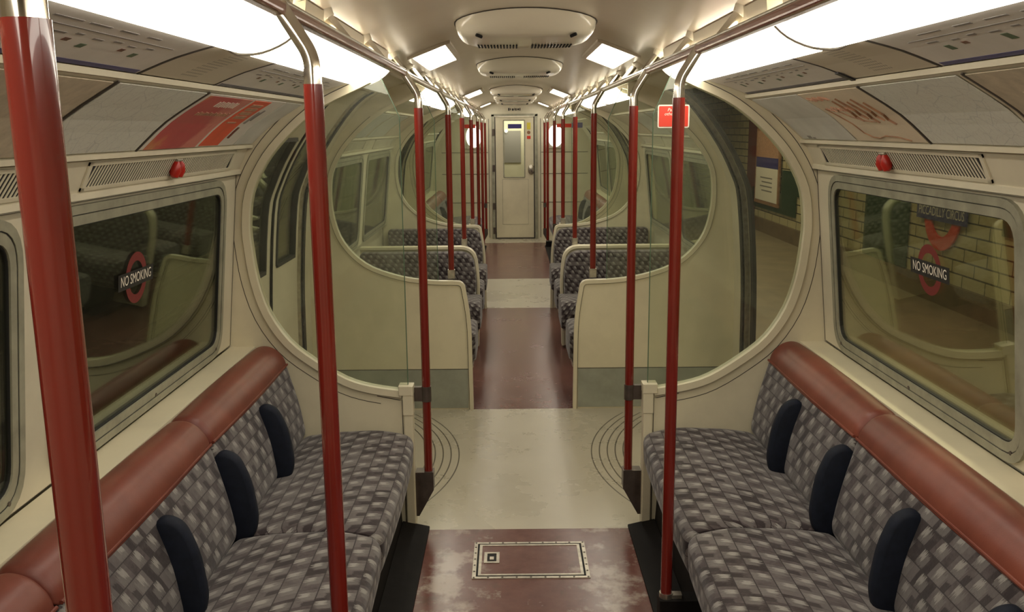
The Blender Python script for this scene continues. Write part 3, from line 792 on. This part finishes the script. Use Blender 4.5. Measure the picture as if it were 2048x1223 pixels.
# red notice on the right-hand screen glass
e = thing('safety_notice', 'red notice with white edge and slanted lettering on the right round screen glass', 'sign', (.62, 3.566, 1.65))
def sgnpos(px0, px1, z0, z1, y, bm, r=.008):
    extr(bm, rnd([(px0, z0), (px1, z0), (px1, z1), (px0, z1)], r, 4), 'Y', y, y + .001)
bm = bmesh.new(); sgnpos(.510, .633, 1.648, 1.736, 3.5665, bm); obj('white_edge', bm, 'whitesign', e)
bm = bmesh.new(); sgnpos(.515, .628, 1.653, 1.731, 3.5650, bm, .004); obj('red_face', bm, 'redsign', e)
for tx, zz, xx in (('Passenger', 1.715, .574), ('alarm', 1.698, .560)):
    pass
bm = text_bm('Fasten or', .0165, lambda x, y: Vector((.575 + x + y * .25, 3.5640, 1.7155 + y))); bm.free()
bm = text_bm('Pass', .0175, lambda x, y: Vector((.563 + x + y * .25, 3.5640, 1.7165 + y)))
obj('lettering', bm, 'whitesign', e)
bm = text_bm('other', .0175, lambda x, y: Vector((.556 + x + y * .25, 3.5640, 1.7010 + y)))
obj('lettering', bm, 'whitesign', e)

# small dark and red notices on the far screens
for s in (-1, 1):
    bm = bmesh.new(); x = sorted((.44 * s, .60 * s)); box(bm, x[0], x[1], 9.935, 9.94, 1.66, 1.70)
    tag(obj('notice', bm, 'redsign'), 'thin red notice strip at the top of the far %s screen' % SIDE[s], 'sign')
bm = bmesh.new(); box(bm, .60, .72, 9.935, 9.94, 1.655, 1.71); tag(obj('notice', bm, 'blue'), 'small dark blue notice beside the far right red notice', 'sign')

# ---------------------------------------------------------------- poles and rails
def pole(s, y, foot, label, kind, z0):
    X = .421
    e = thing('grab_pole', label, 'grab pole', (X * s, y, z0), 'red grab poles along the aisle')
    bm = bmesh.new(); tube(bm, [(X * s, y, z0), (X * s, y, 1.733)], .0178, 24); obj('red_sleeve', bm, 'red', e, smooth=True)
    P = rnd([(X, y, 1.733), (X, y, 1.782), (.476, y, 1.872)], [0, .06, 0], 10, closed=False)
    bm = bmesh.new(); tube(bm, [(p[0] * s, p[1], p[2]) for p in P], .0150, 20); tube(bm, [(X * s, y, 1.731), (X * s, y, 1.760)], .0162, 20)
    obj('chrome_bend', bm, 'chrome', e, smooth=True)
    if kind == 'socket':
        bm = bmesh.new(); rbox(bm, *sorted(((X - .021) * s, (X + .021) * s)), y - .021, y + .021, z0 - .03, z0 + .022, .006); obj('socket', bm, 'alu', e)
    elif kind == 'screen':
        bm = bmesh.new(); extr(bm, sgn([(.399, z0 + .004), (.474, z0 + .004), (.474, z0 - .19), (.462, z0 - .19), (.399, z0 - .075)], s), 'Y', y - .028, y + .028); obj('foot_bracket', bm, 'brownmetal', e)
        bm = bmesh.new(); rbox(bm, *sorted((.421 * s, .474 * s)), y - .012, y + .012, .545, .605, .003); tube(bm, [(X * s, y, .543), (X * s, y, .607)], .0205, 20); obj('clamp', bm, 'brownmetal', e, smooth=True)
    elif kind == 'seat':
        bm = bmesh.new(); rbox(bm, *sorted(((X - .024) * s, .535 * s)), y - .03, y + .03, z0 - .075, z0 - .004, .006); obj('foot_bracket', bm, 'black', e)
        bm = bmesh.new(); tube(bm, [(X * s, y, z0 - .006), (X * s, y, z0 + .012)], .022, 20); rbox(bm, *sorted((.428 * s, .47 * s)), y - .014, y + .014, z0 - .005, z0 + .008, .003); obj('collar', bm, 'alu', e)
    return e
for s in (-1, 1):
    n = SIDE[s]
    if s < 0:
        pole(s, .697, 0, 'thick-looking red grab pole nearest the viewer on the left', 'screen', .23)
        pole(s, 1.69, 0, 'red grab pole rising from the middle of the left bench front', 'seat', .185)
    else:
        pole(s, 2.64, 0, 'red grab pole rising from the front of the right bench', 'seat', .185)
    pole(s, 3.60, 0, 'red grab pole clamped to the %s round screen post' % n, 'screen', .235)
    pole(s, 5.30, 0, 'red grab pole socketed on top of the first %s cross-seat screen' % n, 'socket', .81)
    pole(s, 6.83, 0, 'red grab pole standing on the middle %s cross-seat backs' % n, 'socket', .81)
    pole(s, 8.40, 0, 'red grab pole on the %s screen behind the last cross seat' % n, 'socket', .81)
    pole(s, 10.05, 0, 'red grab pole clamped to the far %s round screen' % n, 'screen', .235)
    pole(s, 11.5 if s < 0 else 11.9, 0, 'red grab pole midway along the far %s bench' % n, 'seat', .185)
    pole(s, 12.95, 0, 'last %s red grab pole before the end door' % n, 'screen', .235)
    for (a, b, m, l) in ((-1.1, 3.62, 'darkred', 'maroon overhead handrail on the %s above the near bench'), (3.62, 8.4, 'chrome', 'polished overhead handrail on the %s over doorway space and cross seats'), (8.4, 13.0, 'darkred', 'far %s overhead handrail by the end of the car')):
        e = thing('handrail', l % n, 'handrail', (.475 * s, (a + b) / 2, 1.86))
        bm = bmesh.new()
        if m == 'darkred':
            rbox(bm, *sorted((.460 * s, .490 * s)), a, b, 1.853, 1.876, .008, 'Y'); obj('rail', bm, m, e)
            bm = bmesh.new(); rbox(bm, *sorted((.466 * s, .484 * s)), a, b, 1.876, 1.884, .003, 'Y'); obj('top_channel', bm, 'alu', e)
        else:
            tube(bm, [(.475 * s, a, 1.866), (.475 * s, b, 1.866)], .014, 16); obj('rail', bm, m, e, smooth=True)
        y = a + (.30 if a < 0 else .1); k = 0
        while y < b - .1:
            st = thing('rail_strut', 'polished strut number %d from the viewer between ceiling and %s handrail' % (0, n), 'strut', (.5 * s, y, 1.9), 'struts of the overhead handrails')
            bm = bmesh.new(); tube(bm, [(.476 * s, y, 1.872), (.532 * s, y, 1.942)], .0135, 14); obj('tube', bm, 'chrome', st, smooth=True)
            bm = bmesh.new(); tube(bm, [(.525 * s, y, 1.930), (.541 * s, y, 1.951)], [.019, .029], 16); obj('cap', bm, 'vent', st, smooth=True)
            STR = globals().setdefault('STRUTS', []); STR.append((y, s, st)); y += .64
for s in (-1, 1):
    L = sorted([t for t in STRUTS if t[1] == s], key=lambda t: t[0])
    ordw = ['first', 'second', 'third', 'fourth', 'fifth', 'sixth', 'seventh', 'eighth', 'ninth', 'tenth', 'eleventh', 'twelfth', 'thirteenth', 'fourteenth', 'fifteenth', 'sixteenth', 'seventeenth', 'eighteenth', 'nineteenth', 'twentieth', 'twenty-first', 'twenty-second', 'twenty-third', 'twenty-fourth', 'twenty-fifth']
    vis = [t for t in L if t[0] > (1.5 if s < 0 else 1.2)]
    for t in L:
        if t in vis: t[2]['label'] = 'polished %s handrail strut with cream cap, %s in view from the camera' % (SIDE[s], ordw[vis.index(t)])
        else: t[2]['label'] = 'polished %s handrail strut above the near frame edge, %s back from the picture' % (SIDE[s], ordw[L.index(t)])

# ---------------------------------------------------------------- long benches
UL = .945
CUSH = rnd([(.50, .245), (.476, .29), (.466, .415), (.60, .448), (.80, .440), (.93, .418), (.95, .30), (.95, .245)], [.015, .03, .045, .10, .05, .03, .03, .015], 5)
BACK = rnd([(.93, .40), (.912, .435), (.930, .56), (.978, .722), (1.09, .735), (1.09, .60), (1.09, .40)], [.02, .03, .08, .012, .03, .05, .02], 4)
ROLL = rnd([(.974, .712), (.981, .748), (1.012, .790), (1.06, .806), (1.106, .792), (1.112, .735), (1.04, .715)], [.008, .03, .03, .04, .03, .02, .01], 5)
def bench_unit(s, y0, label):
    y1 = y0 + UL; e = thing('bench_seat', label, 'bench seat', (.8 * s, (y0 + y1) / 2, 0), 'two-person bench seats along the walls')
    def mk(name, sec, m, rr, crown, uv=0, dy=.004):
        bm = bmesh.new(); loft_y(bm, sgn([(p[0], p[1]) for p in sec], s), y0 + dy, y1 - dy, rr, crown, 10, uv); return obj(name, bm, m, e, smooth=True)
    mk('cushion', CUSH, 'fabric', .05, .015)
    mk('backrest', BACK, 'fabric', .028, .008, .5)
    ro = mk('head_roll', ROLL, 'leather', .03, .012, 0, .001)
    bm = bmesh.new(); tube(bm, [(.976 * s, y0 + .01, .722), (.9735 * s, (y0 + y1) / 2, .722), (.976 * s, y1 - .01, .722)], .0045, 8); obj('piping', bm, 'leather', ro, smooth=True)
    bm = bmesh.new(); extr(bm, sgn([(.53, .0), (.545, .25), (1.2, .25), (1.2, .0)], s), 'Y', y0, y1); obj('plinth', bm, 'black', e)
    bm = bmesh.new()
    for k in range(1): extr(bm, sgn([(.418, .001), (.418, .010), (.47, .022), (.53, .034), (.53, .001)], s), 'Y', y0, y1)
    obj('floor_cover', bm, 'black', e)
    return e
def armrest(s, y, label, w=.046):
    bm = bmesh.new()
    pr = rnd([(.985, .40), (.872, .405), (.852, .47), (.868, .60), (.905, .682), (.955, .700), (.985, .66)], [0, .03, .05, .09, .05, .03, 0], 5)
    pr = [(p[0], p[1]) for p in pr]; c = Vector((.93, .55)); rings = []
    for dy, k in ((-w / 2, .80), (-w * .42, .92), (-w * .22, 1.0), (w * .22, 1.0), (w * .42, .92), (w / 2, .80)):
        q = []
        for p in pr:
            v = Vector(p) - c; ins = (1 - k) * .07; L = v.length
            q.append(bm.verts.new(((c.x + v.x * (1 - ins / L)) * s, y + dy, c.y + v.y * (1 - ins / L))))
        rings.append(q)
    n = len(pr)
    for a, b in zip(rings, rings[1:]):
        for i in range(n): bm.faces.new((a[i], a[(i + 1) % n], b[(i + 1) % n], b[i]))
    bm.faces.new(rings[0][::-1]); bm.faces.new(rings[-1])
    return tag(obj('armrest', bm, 'navy', None, smooth=True), label, 'armrest', 'dark padded armrests on the benches')
YB = 3.547
for s in (-1, 1):
    n = SIDE[s]
    labs = ['%s two-seat bench unit against the round screen' % n, '%s two-seat bench unit second from the round screen' % n, '%s two-seat bench unit nearest the viewer' % n]
    u0 = bench_unit(s, YB - UL, labs[0]); dup(u0, (0, -UL, 0), labs[1]); dup(u0, (0, -2 * UL, 0), labs[2])
    for i in range(3): dup(u0, (0, 9.985 - (YB - UL) + i * UL, 0), 'far %s bench unit %s behind the second doorway space' % (n, ('first', 'second', 'third')[i]))
    for i in range(5):
        y = YB - UL / 2 * (i + 1) + .01
        armrest(s, y, 'dark navy padded armrest on the %s bench, %s from the round screen' % (n, ('first', 'second', 'third', 'fourth', 'fifth')[i]))
    for i in range(3): armrest(s, 10.45 + i * .95, '%s far bench armrest glimpsed through glass, %s from the viewer' % (n, ('first', 'second', 'third')[i]))

# ---------------------------------------------------------------- cross seats
def loft_x(bm, sec, x0, x1, rr, s):
    """section in (y,z) swept along X with rounded ends (uses loft_y then swaps axes)"""
    loft_y(bm, sec, x0, x1, rr, .01, 8)
    for v in bm.verts: v.co = Vector((v.co.y * s, v.co.x, v.co.z))
    uvl = bm.loops.layers.uv.verify()
    for f in bm.faces:
        for lp in f.loops: lp[uvl].uv = lp[uvl].uv * 1.6
def cross_seat(s, yb, d, label):
    """yb: back plane; d=-1 faces the viewer (seat extends to -Y)"""
    e = thing('cross_seat', label, 'train seat', (.75 * s, yb, 0), 'double cross seats in facing pairs')
    cs = rnd([(.08, .26), (.06, .44), (.30, .455), (.47, .452), (.515, .40), (.50, .27), (.44, .24)], [.02, .03, .1, .05, .06, .04, .02], 5)
    bm = bmesh.new(); loft_x(bm, [(yb + p[0] * d, p[1]) for p in cs], .285, 1.17, .06, s); obj('cushion', bm, 'fabric', e, smooth=True)
    # backrest with rounded aisle-side shoulder: outline in (x,z), thickness in Y
    ol = rnd([(.335, .40), (.325, .55), (.352, .755), (1.19, .755), (1.19, .40)], [0, .2, .10, .03, 0], 8)
    bm = bmesh.new(); uvl = bm.loops.layers.uv.verify(); c = Vector((.76, .58)); rings = []
    for dy, k in ((.0, 1.0), (.05, 1.0), (.072, .985), (.084, .95), (.09, .85), (.095, .5)):
        rings.append([bm.verts.new(((c.x + (p[0] - c.x) * (1 - (1 - k) * .18)) * s, yb + d * (dy + .03 * (.76 - p[1])), c.y + (p[1] - c.y) * (1 - (1 - k) * .30))) for p in ol])
    n = len(ol); fs = []
    for a, b in zip(rings, rings[1:]):
        for i in range(n): fs.append(bm.faces.new((a[i], a[(i + 1) % n], b[(i + 1) % n], b[i])))
    fs.append(bm.faces.new(rings[-1])); fs.append(bm.faces.new(rings[0][::-1]))
    for f in fs:
        for lp in f.loops: lp[uvl].uv = (lp.vert.co.x * 1.6, (lp.vert.co.z + .1) * 1.6)
    obj('backrest', bm, 'fabric', e, smooth=True)
    bm = bmesh.new(); box(bm, *sorted((.50 * s, 1.2 * s)), *sorted((yb + d * .08, yb + d * .40)), 0, .25); obj('seat_base', bm, 'black', e)
    bm = bmesh.new(); box(bm, *sorted((.30 * s, 1.2 * s)), *sorted((yb + d * .05, yb + d * .44)), .235, .262); obj('seat_pan', bm, 'alu', e)
    return e
def back_frame(s, y, label):
    """cream metal edging between the back-to-back seats"""
    ol = rnd([(.325, .02), (.312, .55), (.340, .778), (1.2, .778)], [0, .2, .11, 0], 8, closed=False)
    e = thing('seat_divider', label, 'seat divider', (.7 * s, y, 0))
    bm = bmesh.new(); band(bm, sgn(offset(ol, .008), s), sgn(offset(ol, -.010), s), y - .045, y + .045); obj('edging', bm, 'cream', e, smooth=True)
    bm = bmesh.new(); extr(bm, sgn([(p[0], p[1]) for p in offset(ol, -.009)] + [(1.2, .02)], s), 'Y', y - .03, y + .03); obj('back_panel', bm, 'cream', e)
for s in (-1, 1):
    n = SIDE[s]
    cross_seat(s, 5.225, 1, '%s cross seat just behind the first cream screen panel, facing away' % n)
    cross_seat(s, 6.70, -1, '%s middle cross seat facing the viewer below the centre pole' % n)
    cross_seat(s, 6.80, 1, '%s middle cross seat facing away, back to back with the one in front' % n)
    cross_seat(s, 8.275, -1, '%s last cross seat facing the viewer under the far round screen' % n)
    back_frame(s, 6.75, 'cream edging between the %s back-to-back cross seats' % n)

# ---------------------------------------------------------------- side doors
def door_path(y0, y1):
    pass
dn = [0]
def door_strip(bm, s, y0, y1, k0, k1, off, th):
    P = [Vector(p) for p in VPs]; q = []
    k = next(i for i, p in enumerate(VPs) if p[1] > 1.848)
    k0 = max(0, k0); k1 = min(k, k1)
    a = [(P[i].x + off, P[i].y) for i in range(k0, k1 + 1)]; b = [(P[i].x + off + th, P[i].y) for i in range(k0, k1 + 1)]
    band(bm, sgn(a, s), sgn(b, s), y0, y1)
KD = next(i for i, p in enumerate(VPs) if p[1] > 1.848)
kw0 = next(i for i, p in enumerate(VPs) if p[1] > .84); kw1 = next(i for i, p in enumerate(VPs) if p[1] > 1.60)
def door_leaf(s, y0, y1):
    dn[0] += 1; e = sempty('door_%d' % dn[0], (1.27 * s, (y0 + y1) / 2, 0))
    w0, w1 = y0 + .11, y1 - .11
    bm = bmesh.new()
    door_strip(bm, s, y0, y1, 0, kw0, .022, .03); door_strip(bm, s, y0, y1, kw1, KD, .022, .03)
    door_strip(bm, s, y0, w0, kw0, kw1, .022, .03); door_strip(bm, s, w1, y1, kw0, kw1, .022, .03); obj('door_panel', bm, 'wallcream', e, smooth=True)
    bm = bmesh.new(); door_strip(bm, s, w0 - .012, w0 + .006, kw0, kw1, .014, .03); door_strip(bm, s, w1 - .006, w1 + .012, kw0, kw1, .014, .03)
    for kk in (kw0, kw1):
        p = VPs[kk]; box(bm, *sorted(((p[0] + .012) * s, (p[0] + .045) * s)), w0, w1, p[1] - .01, p[1] + .008)
    obj('window_gasket', bm, 'gasket', e)
    bm = bmesh.new(); door_strip(bm, s, w0, w1, kw0, kw1, .032, .006); obj('window_pane', bm, 'windowglass', e)
    for yy in (y0, y1):
        bm = bmesh.new(); door_strip(bm, s, yy - .010, yy + .010, 0, KD, .012, .03); obj('edge_seal', bm, 'gasket', e)
def seals(s, yc, sg):
    """two black rubber strips with a bright one between, round a doorway edge"""
    e = thing('door_seal', 'black rubber door edge strips, %s side, %s' % (SIDE[s], {4.97: 'the near doorway far edge', 3.79: 'the near doorway near edge', 9.74: 'the second doorway far edge', 8.48: 'the second doorway near edge'}[yc]), 'door seal', (1.24 * s, yc, 0))
    bm = bmesh.new(); door_strip(bm, s, yc + sg * .0, yc + sg * .045, 0, KD, -.006, .02); obj('outer_strip', bm, 'gasket', e)
    bm = bmesh.new(); door_strip(bm, s, yc - sg * .025, yc - sg * .002, 0, KD, .004, .025); obj('metal_bead', bm, 'alu', e)
    bm = bmesh.new(); door_strip(bm, s, yc - sg * .085, yc - sg * .030, 0, KD, .030, .02); obj('inner_strip', bm, 'gasket', e)
for (a, b) in ((3.78, 4.97), (8.47, 9.74)):
    m = (a + b) / 2
    door_leaf(-1, a, m); door_leaf(-1, m, b)
for s in (-1, 1):
    for yc, sg in ((4.97, 1), (9.74, 1)): seals(s, yc, sg)
for yc, sg in ((3.79, -1), (8.48, -1)): seals(1, yc, sg)

# ---------------------------------------------------------------- floor hatch
e = thing('floor_hatch', 'rectangular metal-edged hatch in the red floor with small square latch', 'hatch', (0, 3.255, 0))
bm = bmesh.new()
def ringz(bm, a, b, c, d, w, z0, z1):
    for q in ((a, b, c, c + w), (a, b, d - w, d), (a, a + w, c + w, d - w), (b - w, b, c + w, d - w)): box(bm, q[0], q[1], q[2], q[3], z0, z1)
ringz(bm, -.222, .222, 3.105, 3.405, .014, 0, .0035); obj('outer_frame', bm, 'alu', e)
bm = bmesh.new(); ringz(bm, -.200, .200, 3.127, 3.383, .011, 0, .004); obj('lid_frame', bm, 'alu', e)
bm = bmesh.new(); ringz(bm, -.208, .208, 3.119, 3.391, .008, 0, .001); obj('gap', bm, 'hole', e)
bm = bmesh.new(); box(bm, -.189, .189, 3.138, 3.372, 0, .002); obj('lid', bm, 'lino', e)
bm = bmesh.new(); ringz(bm, -.180, -.120, 3.225, 3.315, .012, .002, .005); obj('latch_frame', bm, 'alu', e)
bm = bmesh.new(); box(bm, -.168, -.132, 3.237, 3.303, .002, .0028); obj('latch_well', bm, 'hole', e)
bm = bmesh.new(); box(bm, -.158, -.142, 3.25, 3.275, .0028, .006); obj('latch', bm, 'alu', e)
bm = bmesh.new()
for i in range(9):
    x = -.215 + .43 * i / 8
    for y in (3.112, 3.398): tube(bm, [(x, y, .003), (x, y, .0048)], .004, 8)
for y in (3.16, 3.21, 3.26, 3.31, 3.36):
    for x in (-.215, .215): tube(bm, [(x, y, .003), (x, y, .0048)], .004, 8)
obj('screws', bm, 'brownmetal', e)

# ---------------------------------------------------------------- end wall and door
YE = 13.72
bm = bmesh.new()
full = [(p[0], p[1]) for p in VPs]
cp = [(x, ceil_z(x)) for x in [.5 - .1 * i for i in range(11)]]
left = [(-p[0], p[1]) for p in VPs[::-1]]
outline = [(.34, 0)] + full + cp + left + [(-.34, 0), (-.34, 1.86), (.34, 1.86)]
extr(bm, outline, 'Y', YE, YE + .03); struct('wall_end', bm, 'wallcream')
for s in (-1, 1):
    bm = bmesh.new()
    for z in (1.30, .98, .55): box(bm, *sorted((.40 * s, 1.1 * s)), YE - .004, YE, z, z + .008)
    box(bm, *sorted((.385 * s, .393 * s)), YE - .004, YE, .02, 1.80); struct('trim_%d' % (9 if s < 0 else 10), bm, 'line')
    # emitting white oval on a back plate
    e = thing('glowing_oval', 'bright white glowing oval on the end wall %s of the door' % SIDE[s], 'lamp', (.61 * s, YE - .04, 1.54), 'glowing ovals beside the end door')
    bm = bmesh.new(); bmesh.ops.create_uvsphere(bm, u_segments=24, v_segments=16, radius=1)
    for v in bm.verts: v.co = Vector((.61 * s + v.co.x * .115, YE - .045 + v.co.y * .04, 1.54 + v.co.z * .16))
    obj('glass_globe', bm, 'lens_end', e, smooth=True)
    bm = bmesh.new(); rbox(bm, *sorted((.48 * s, .74 * s)), YE - .03, YE, 1.36, 1.375, .004); rbox(bm, *sorted((.50 * s, .72 * s)), YE - .018, YE, 1.37, 1.715, .01, 'Y'); obj('back_plate', bm, 'alu', e)
e = sempty('door_9', (0, YE, 0)); 
bm = bmesh.new()
for q in ((-.345, -.305, 0, 1.86), (.305, .345, 0, 1.86), (-.345, .345, 1.835, 1.87)): box(bm, q[0], q[1], YE - .025, YE + .04, q[2], q[3])
obj('door_frame', bm, 'frame', e)
bm = bmesh.new(); box(bm, -.302, -.285, YE - .002, YE + .04, 0, 1.83); box(bm, .285, .302, YE - .002, YE + .04, 0, 1.83); box(bm, -.3, .3, YE, YE + .04, 0, .02); obj('door_gap', bm, 'line', e)
lx0, lx1, wx0, wx1, wz0, wz1 = -.283, .285, -.165, .150, .93, 1.775
bm = bmesh.new()
for q in ((lx0, wx0, .02, 1.83), (wx1, lx1, .02, 1.83), (wx0, wx1, .02, wz0), (wx0, wx1, wz1, 1.83)): box(bm, q[0], q[1], YE + .005, YE + .035, q[2], q[3])
obj('door_leaf', bm, 'cream', e)
bm = bmesh.new()
for q in ((wx0 - .008, wx0 + .008, wz0, wz1), (wx1 - .008, wx1 + .008, wz0, wz1), (wx0, wx1, wz0 - .008, wz0 + .008), (wx0, wx1, wz1 - .008, wz1 + .008)): box(bm, q[0], q[1], YE, YE + .036, q[2], q[3])
obj('window_frame', bm, 'frame', e)
bm = bmesh.new(); box(bm, wx0, wx1, YE + .018, YE + .024, wz0, wz1); obj('window_pane', bm, 'windowglass', e)
bm = bmesh.new()
for q in ((-.19, -.186, .22, .90), (.20, .204, .22, .90), (-.19, .204, .22, .2235), (-.19, .204, .90, .9035)): box(bm, q[0], q[1], YE + .003, YE + .006, q[2], q[3])
obj('panel_line', bm, 'frame', e)
bm = bmesh.new(); bmesh.ops.create_uvsphere(bm, u_segments=20, v_segments=12, radius=1)
for v in bm.verts: v.co = Vector((.245 + v.co.x * .048, YE - .012 + v.co.y * .022, 1.045 + v.co.z * .075))
obj('handle_plate', bm, 'alu', e, smooth=True)
bm = bmesh.new(); tube(bm, [(.245, YE - .02, 1.045), (.245, YE - .05, 1.045), (.27, YE - .055, 1.01)], .012, 10); obj('handle', bm, 'brownmetal', e)
bm = bmesh.new()
for z in (.08, .45, 1.02, 1.55): box(bm, -.335, -.30, YE - .035, YE - .02, z, z + .10)
obj('hinge', bm, 'brownmetal', e)
e = thing('door_sticker', 'blue sticker strip across the top of the end door window', 'sticker', (0, YE, 1.69)); bm = bmesh.new(); box(bm, -.10, .105, YE + .012, YE + .016, 1.655, 1.72); obj('strip', bm, 'blue', e)
for m_, a, b, l in (('yellow', 1.64, 1.74, 'yellow'), ('redsign', 1.50, 1.545, 'small red')):
    bm = bmesh.new(); box(bm, .185, .24, YE + .001, YE + .005, a, b); tag(obj('warning_sticker', bm, m_), '%s warning sticker on the end door right of its window' % l, 'sticker')
bm = bmesh.new(); tube(bm, [(.212, YE + .001, 1.595), (.212, YE + .005, 1.595)], .026, 20); tag(obj('warning_sticker', bm, 'brownprint'), 'round dark sticker on the end door between yellow and red ones', 'sticker')
# number plate above the door
e = thing('number_plate', 'small black lettered plate above the end door', 'sign', (0, YE, 1.93))
bm = bmesh.new()
for i, (x, wd) in enumerate(((-.092, .02), (-.063, .012), (-.034, .022), (-.002, .010), (.016, .016), (.045, .024), (.078, .012))):
    box(bm, x, x + wd, YE - .004, YE, 1.915 + .006 * (i % 2), 1.955 - .004 * (i % 3))
obj('lettering', bm, 'blacksign', e)
# space beyond the end door: the next car's pale end
bm = bmesh.new(); box(bm, -.9, .9, YE + .9, YE + .93, 0, 2.1); struct('wall_beyond', bm, 'wallcream')
bm = bmesh.new(); box(bm, -.9, .9, YE + .03, YE + .93, -.1, -.03); struct('floor', bm, 'black')
bm = bmesh.new(); box(bm, -.16, .10, YE + .885, YE + .9, 1.12, 1.62); tag(obj('far_door_window', bm, 'greyprint'), 'grey window of the next car seen through the end door', 'window')
e = thing('gangway_lamp', 'small bright lamp seen through the upper left of the end door window', 'lamp', (-.11, YE + .5, 1.60))
bm = bmesh.new(); bmesh.ops.create_uvsphere(bm, u_segments=16, v_segments=10, radius=.025)
for v in bm.verts: v.co += Vector((-.13, YE + .876, 1.615))
obj('bulb', bm, 'lens_end', e, smooth=True)
area_light('gangway_fill_light', (0, YE + .5, 2.0), .5, .3, 14.0, (1, .93, .85))  # added light without a fitting, brightens the space beyond the door

# ---------------------------------------------------------------- outside right: the platform
XW = 4.2
bm = bmesh.new(); box(bm, 1.42, XW, -2, 24, -.2, -.10); struct('floor', bm, 'platform')
wallp = [(XW, -.1), (XW, 1.9), (4.0, 2.5), (3.5, 2.95), (2.8, 3.1), (1.4, 3.1)]
bm = bmesh.new(); sheet(bm, [(p[0], p[1]) for p in wallp], -2, 24); struct('wall_platform', bm, 'tiles')
bm = bmesh.new(); box(bm, 1.3, XW, 24, 24.05, -.1, 3.1); struct('wall_platform_end', bm, 'tunnel')
bm = bmesh.new(); box(bm, XW - .03, XW, -2, 24, -.1, .13); struct('trim_11', bm, 'skirting')
def panel(y0, y1, z0, z1, mat, name, label, cat, x=XW - .01, group=None):
    bm = bmesh.new(); box(bm, x - .012, x, y0, y1, z0, z1); return tag(obj(name, bm, mat), label, cat, group)
panel(13.45, 15.9, .30, .62, 'greentile', 'tile_band', 'dark green tile panel low on the platform wall under the poster', 'wall tiles')
panel(13.3, 14.2, .62, .98, 'greentile', 'tile_band', 'dark green tile panel right of the poster on the platform wall', 'wall tiles')
panel(15.75, 16.3, .14, 2.4, 'browntile', 'tile_pier', 'maroon tiled upright left of the platform poster', 'wall tiles')
panel(6.95, 7.75, .70, 1.6, 'greentile', 'tile_band', 'dark green tile panel right of the station roundel, seen through the window', 'wall tiles')
panel(9.6, 10.8, .14, 1.6, 'greentile', 'tile_band', 'dark tile panel left of the station roundel, seen through the window', 'wall tiles')
e = thing('platform_poster', 'framed poster with a white lower half on the platform wall', 'poster', (XW - .03, 15, .9))
bm = bmesh.new(); box(bm, XW - .05, XW - .025, 14.25, 15.65, .38, 1.62); obj('frame', bm, 'brownprint', e)
bm = bmesh.new(); box(bm, XW - .056, XW - .05, 14.32, 15.58, .44, .98); obj('white_sheet', bm, 'whitesign', e)
bm = bmesh.new(); box(bm, XW - .056, XW - .05, 14.32, 15.58, .98, 1.15); obj('blue_sheet', bm, 'blue', e)
bm = bmesh.new(); box(bm, XW - .056, XW - .05, 14.32, 15.58, 1.15, 1.58); obj('picture', bm, 'peach', e)
bm = bmesh.new()
for r_ in range(4): box(bm, XW - .058, XW - .056, 14.6, 15.2 + .1 * (r_ % 2), .60 + r_ * .07, .62 + r_ * .07)
obj('lines_of_text', bm, 'greyprint', e)
# roundel
YR, ZR = 8.85, .80
e = thing('station_roundel', 'PICCADILLY CIRCUS station roundel on the platform wall, seen through the right window', 'station sign', (XW - .02, YR, ZR))
bm = bmesh.new(); n = 56; ro, ri = .37, .235; xx = XW - .03; A = []
for k in range(n):
    a = 2 * math.pi * k / n
    A.append([bm.verts.new((x, YR + r * math.cos(a), ZR + r * math.sin(a))) for x, r in ((xx, ro), (xx, ri), (xx + .02, ri), (xx + .02, ro))])
for k in range(n):
    p, q = A[k], A[(k + 1) % n]
    for i in range(4): bm.faces.new((p[i], q[i], q[(i + 1) % 4], p[(i + 1) % 4]))
obj('red_ring', bm, 'redsign', e)
bm = bmesh.new(); box(bm, xx - .012, xx, YR - .52, YR + .52, ZR - .085, ZR + .085); obj('blue_bar', bm, 'blue', e)
bm = text_bm('PICCADILLY CIRCUS', .13, lambda x, y: Vector((xx - .0135, YR - x, ZR + y)), .80); obj('lettering', bm, 'whitesign', e)
# platform lamps hanging where the light comes from
for i, y in enumerate((2.5, 6.5, 10.5, 14.5)):
    bm = bmesh.new(); rbox(bm, 2.9, 3.1, y - 1.3, y + 1.3, 2.47, 2.55, .02, 'Y'); tag(obj('platform_lamp', bm, 'whitesign'), 'long hanging lamp housing over the platform, %s along' % ordw[i], 'lamp', 'lamps over the platform')
    
# ---------------------------------------------------------------- outside left: the tunnel wall
bm = bmesh.new(); sheet(bm, [(-1.62, -.6), (-1.80, .2), (-1.88, .9), (-1.80, 1.6), (-1.55, 2.2), (-1.1, 2.7)], -2, 24); struct('wall_tunnel', bm, 'tunnel', smooth=True)
for i, z in enumerate((.75, .95, 1.15, 1.35)):
    bm = bmesh.new(); tube(bm, [(-1.80 + .03 * (k % 2), -2 + k * 2, z + .03 * math.sin(k * 1.7)) for k in range(13)], .03, 8); tag(obj('tunnel_cable', bm, 'cable', None, smooth=True), '%s dull cable from the bottom on the tunnel wall outside the left windows' % ordw[i], 'cable', 'cables on the tunnel wall')
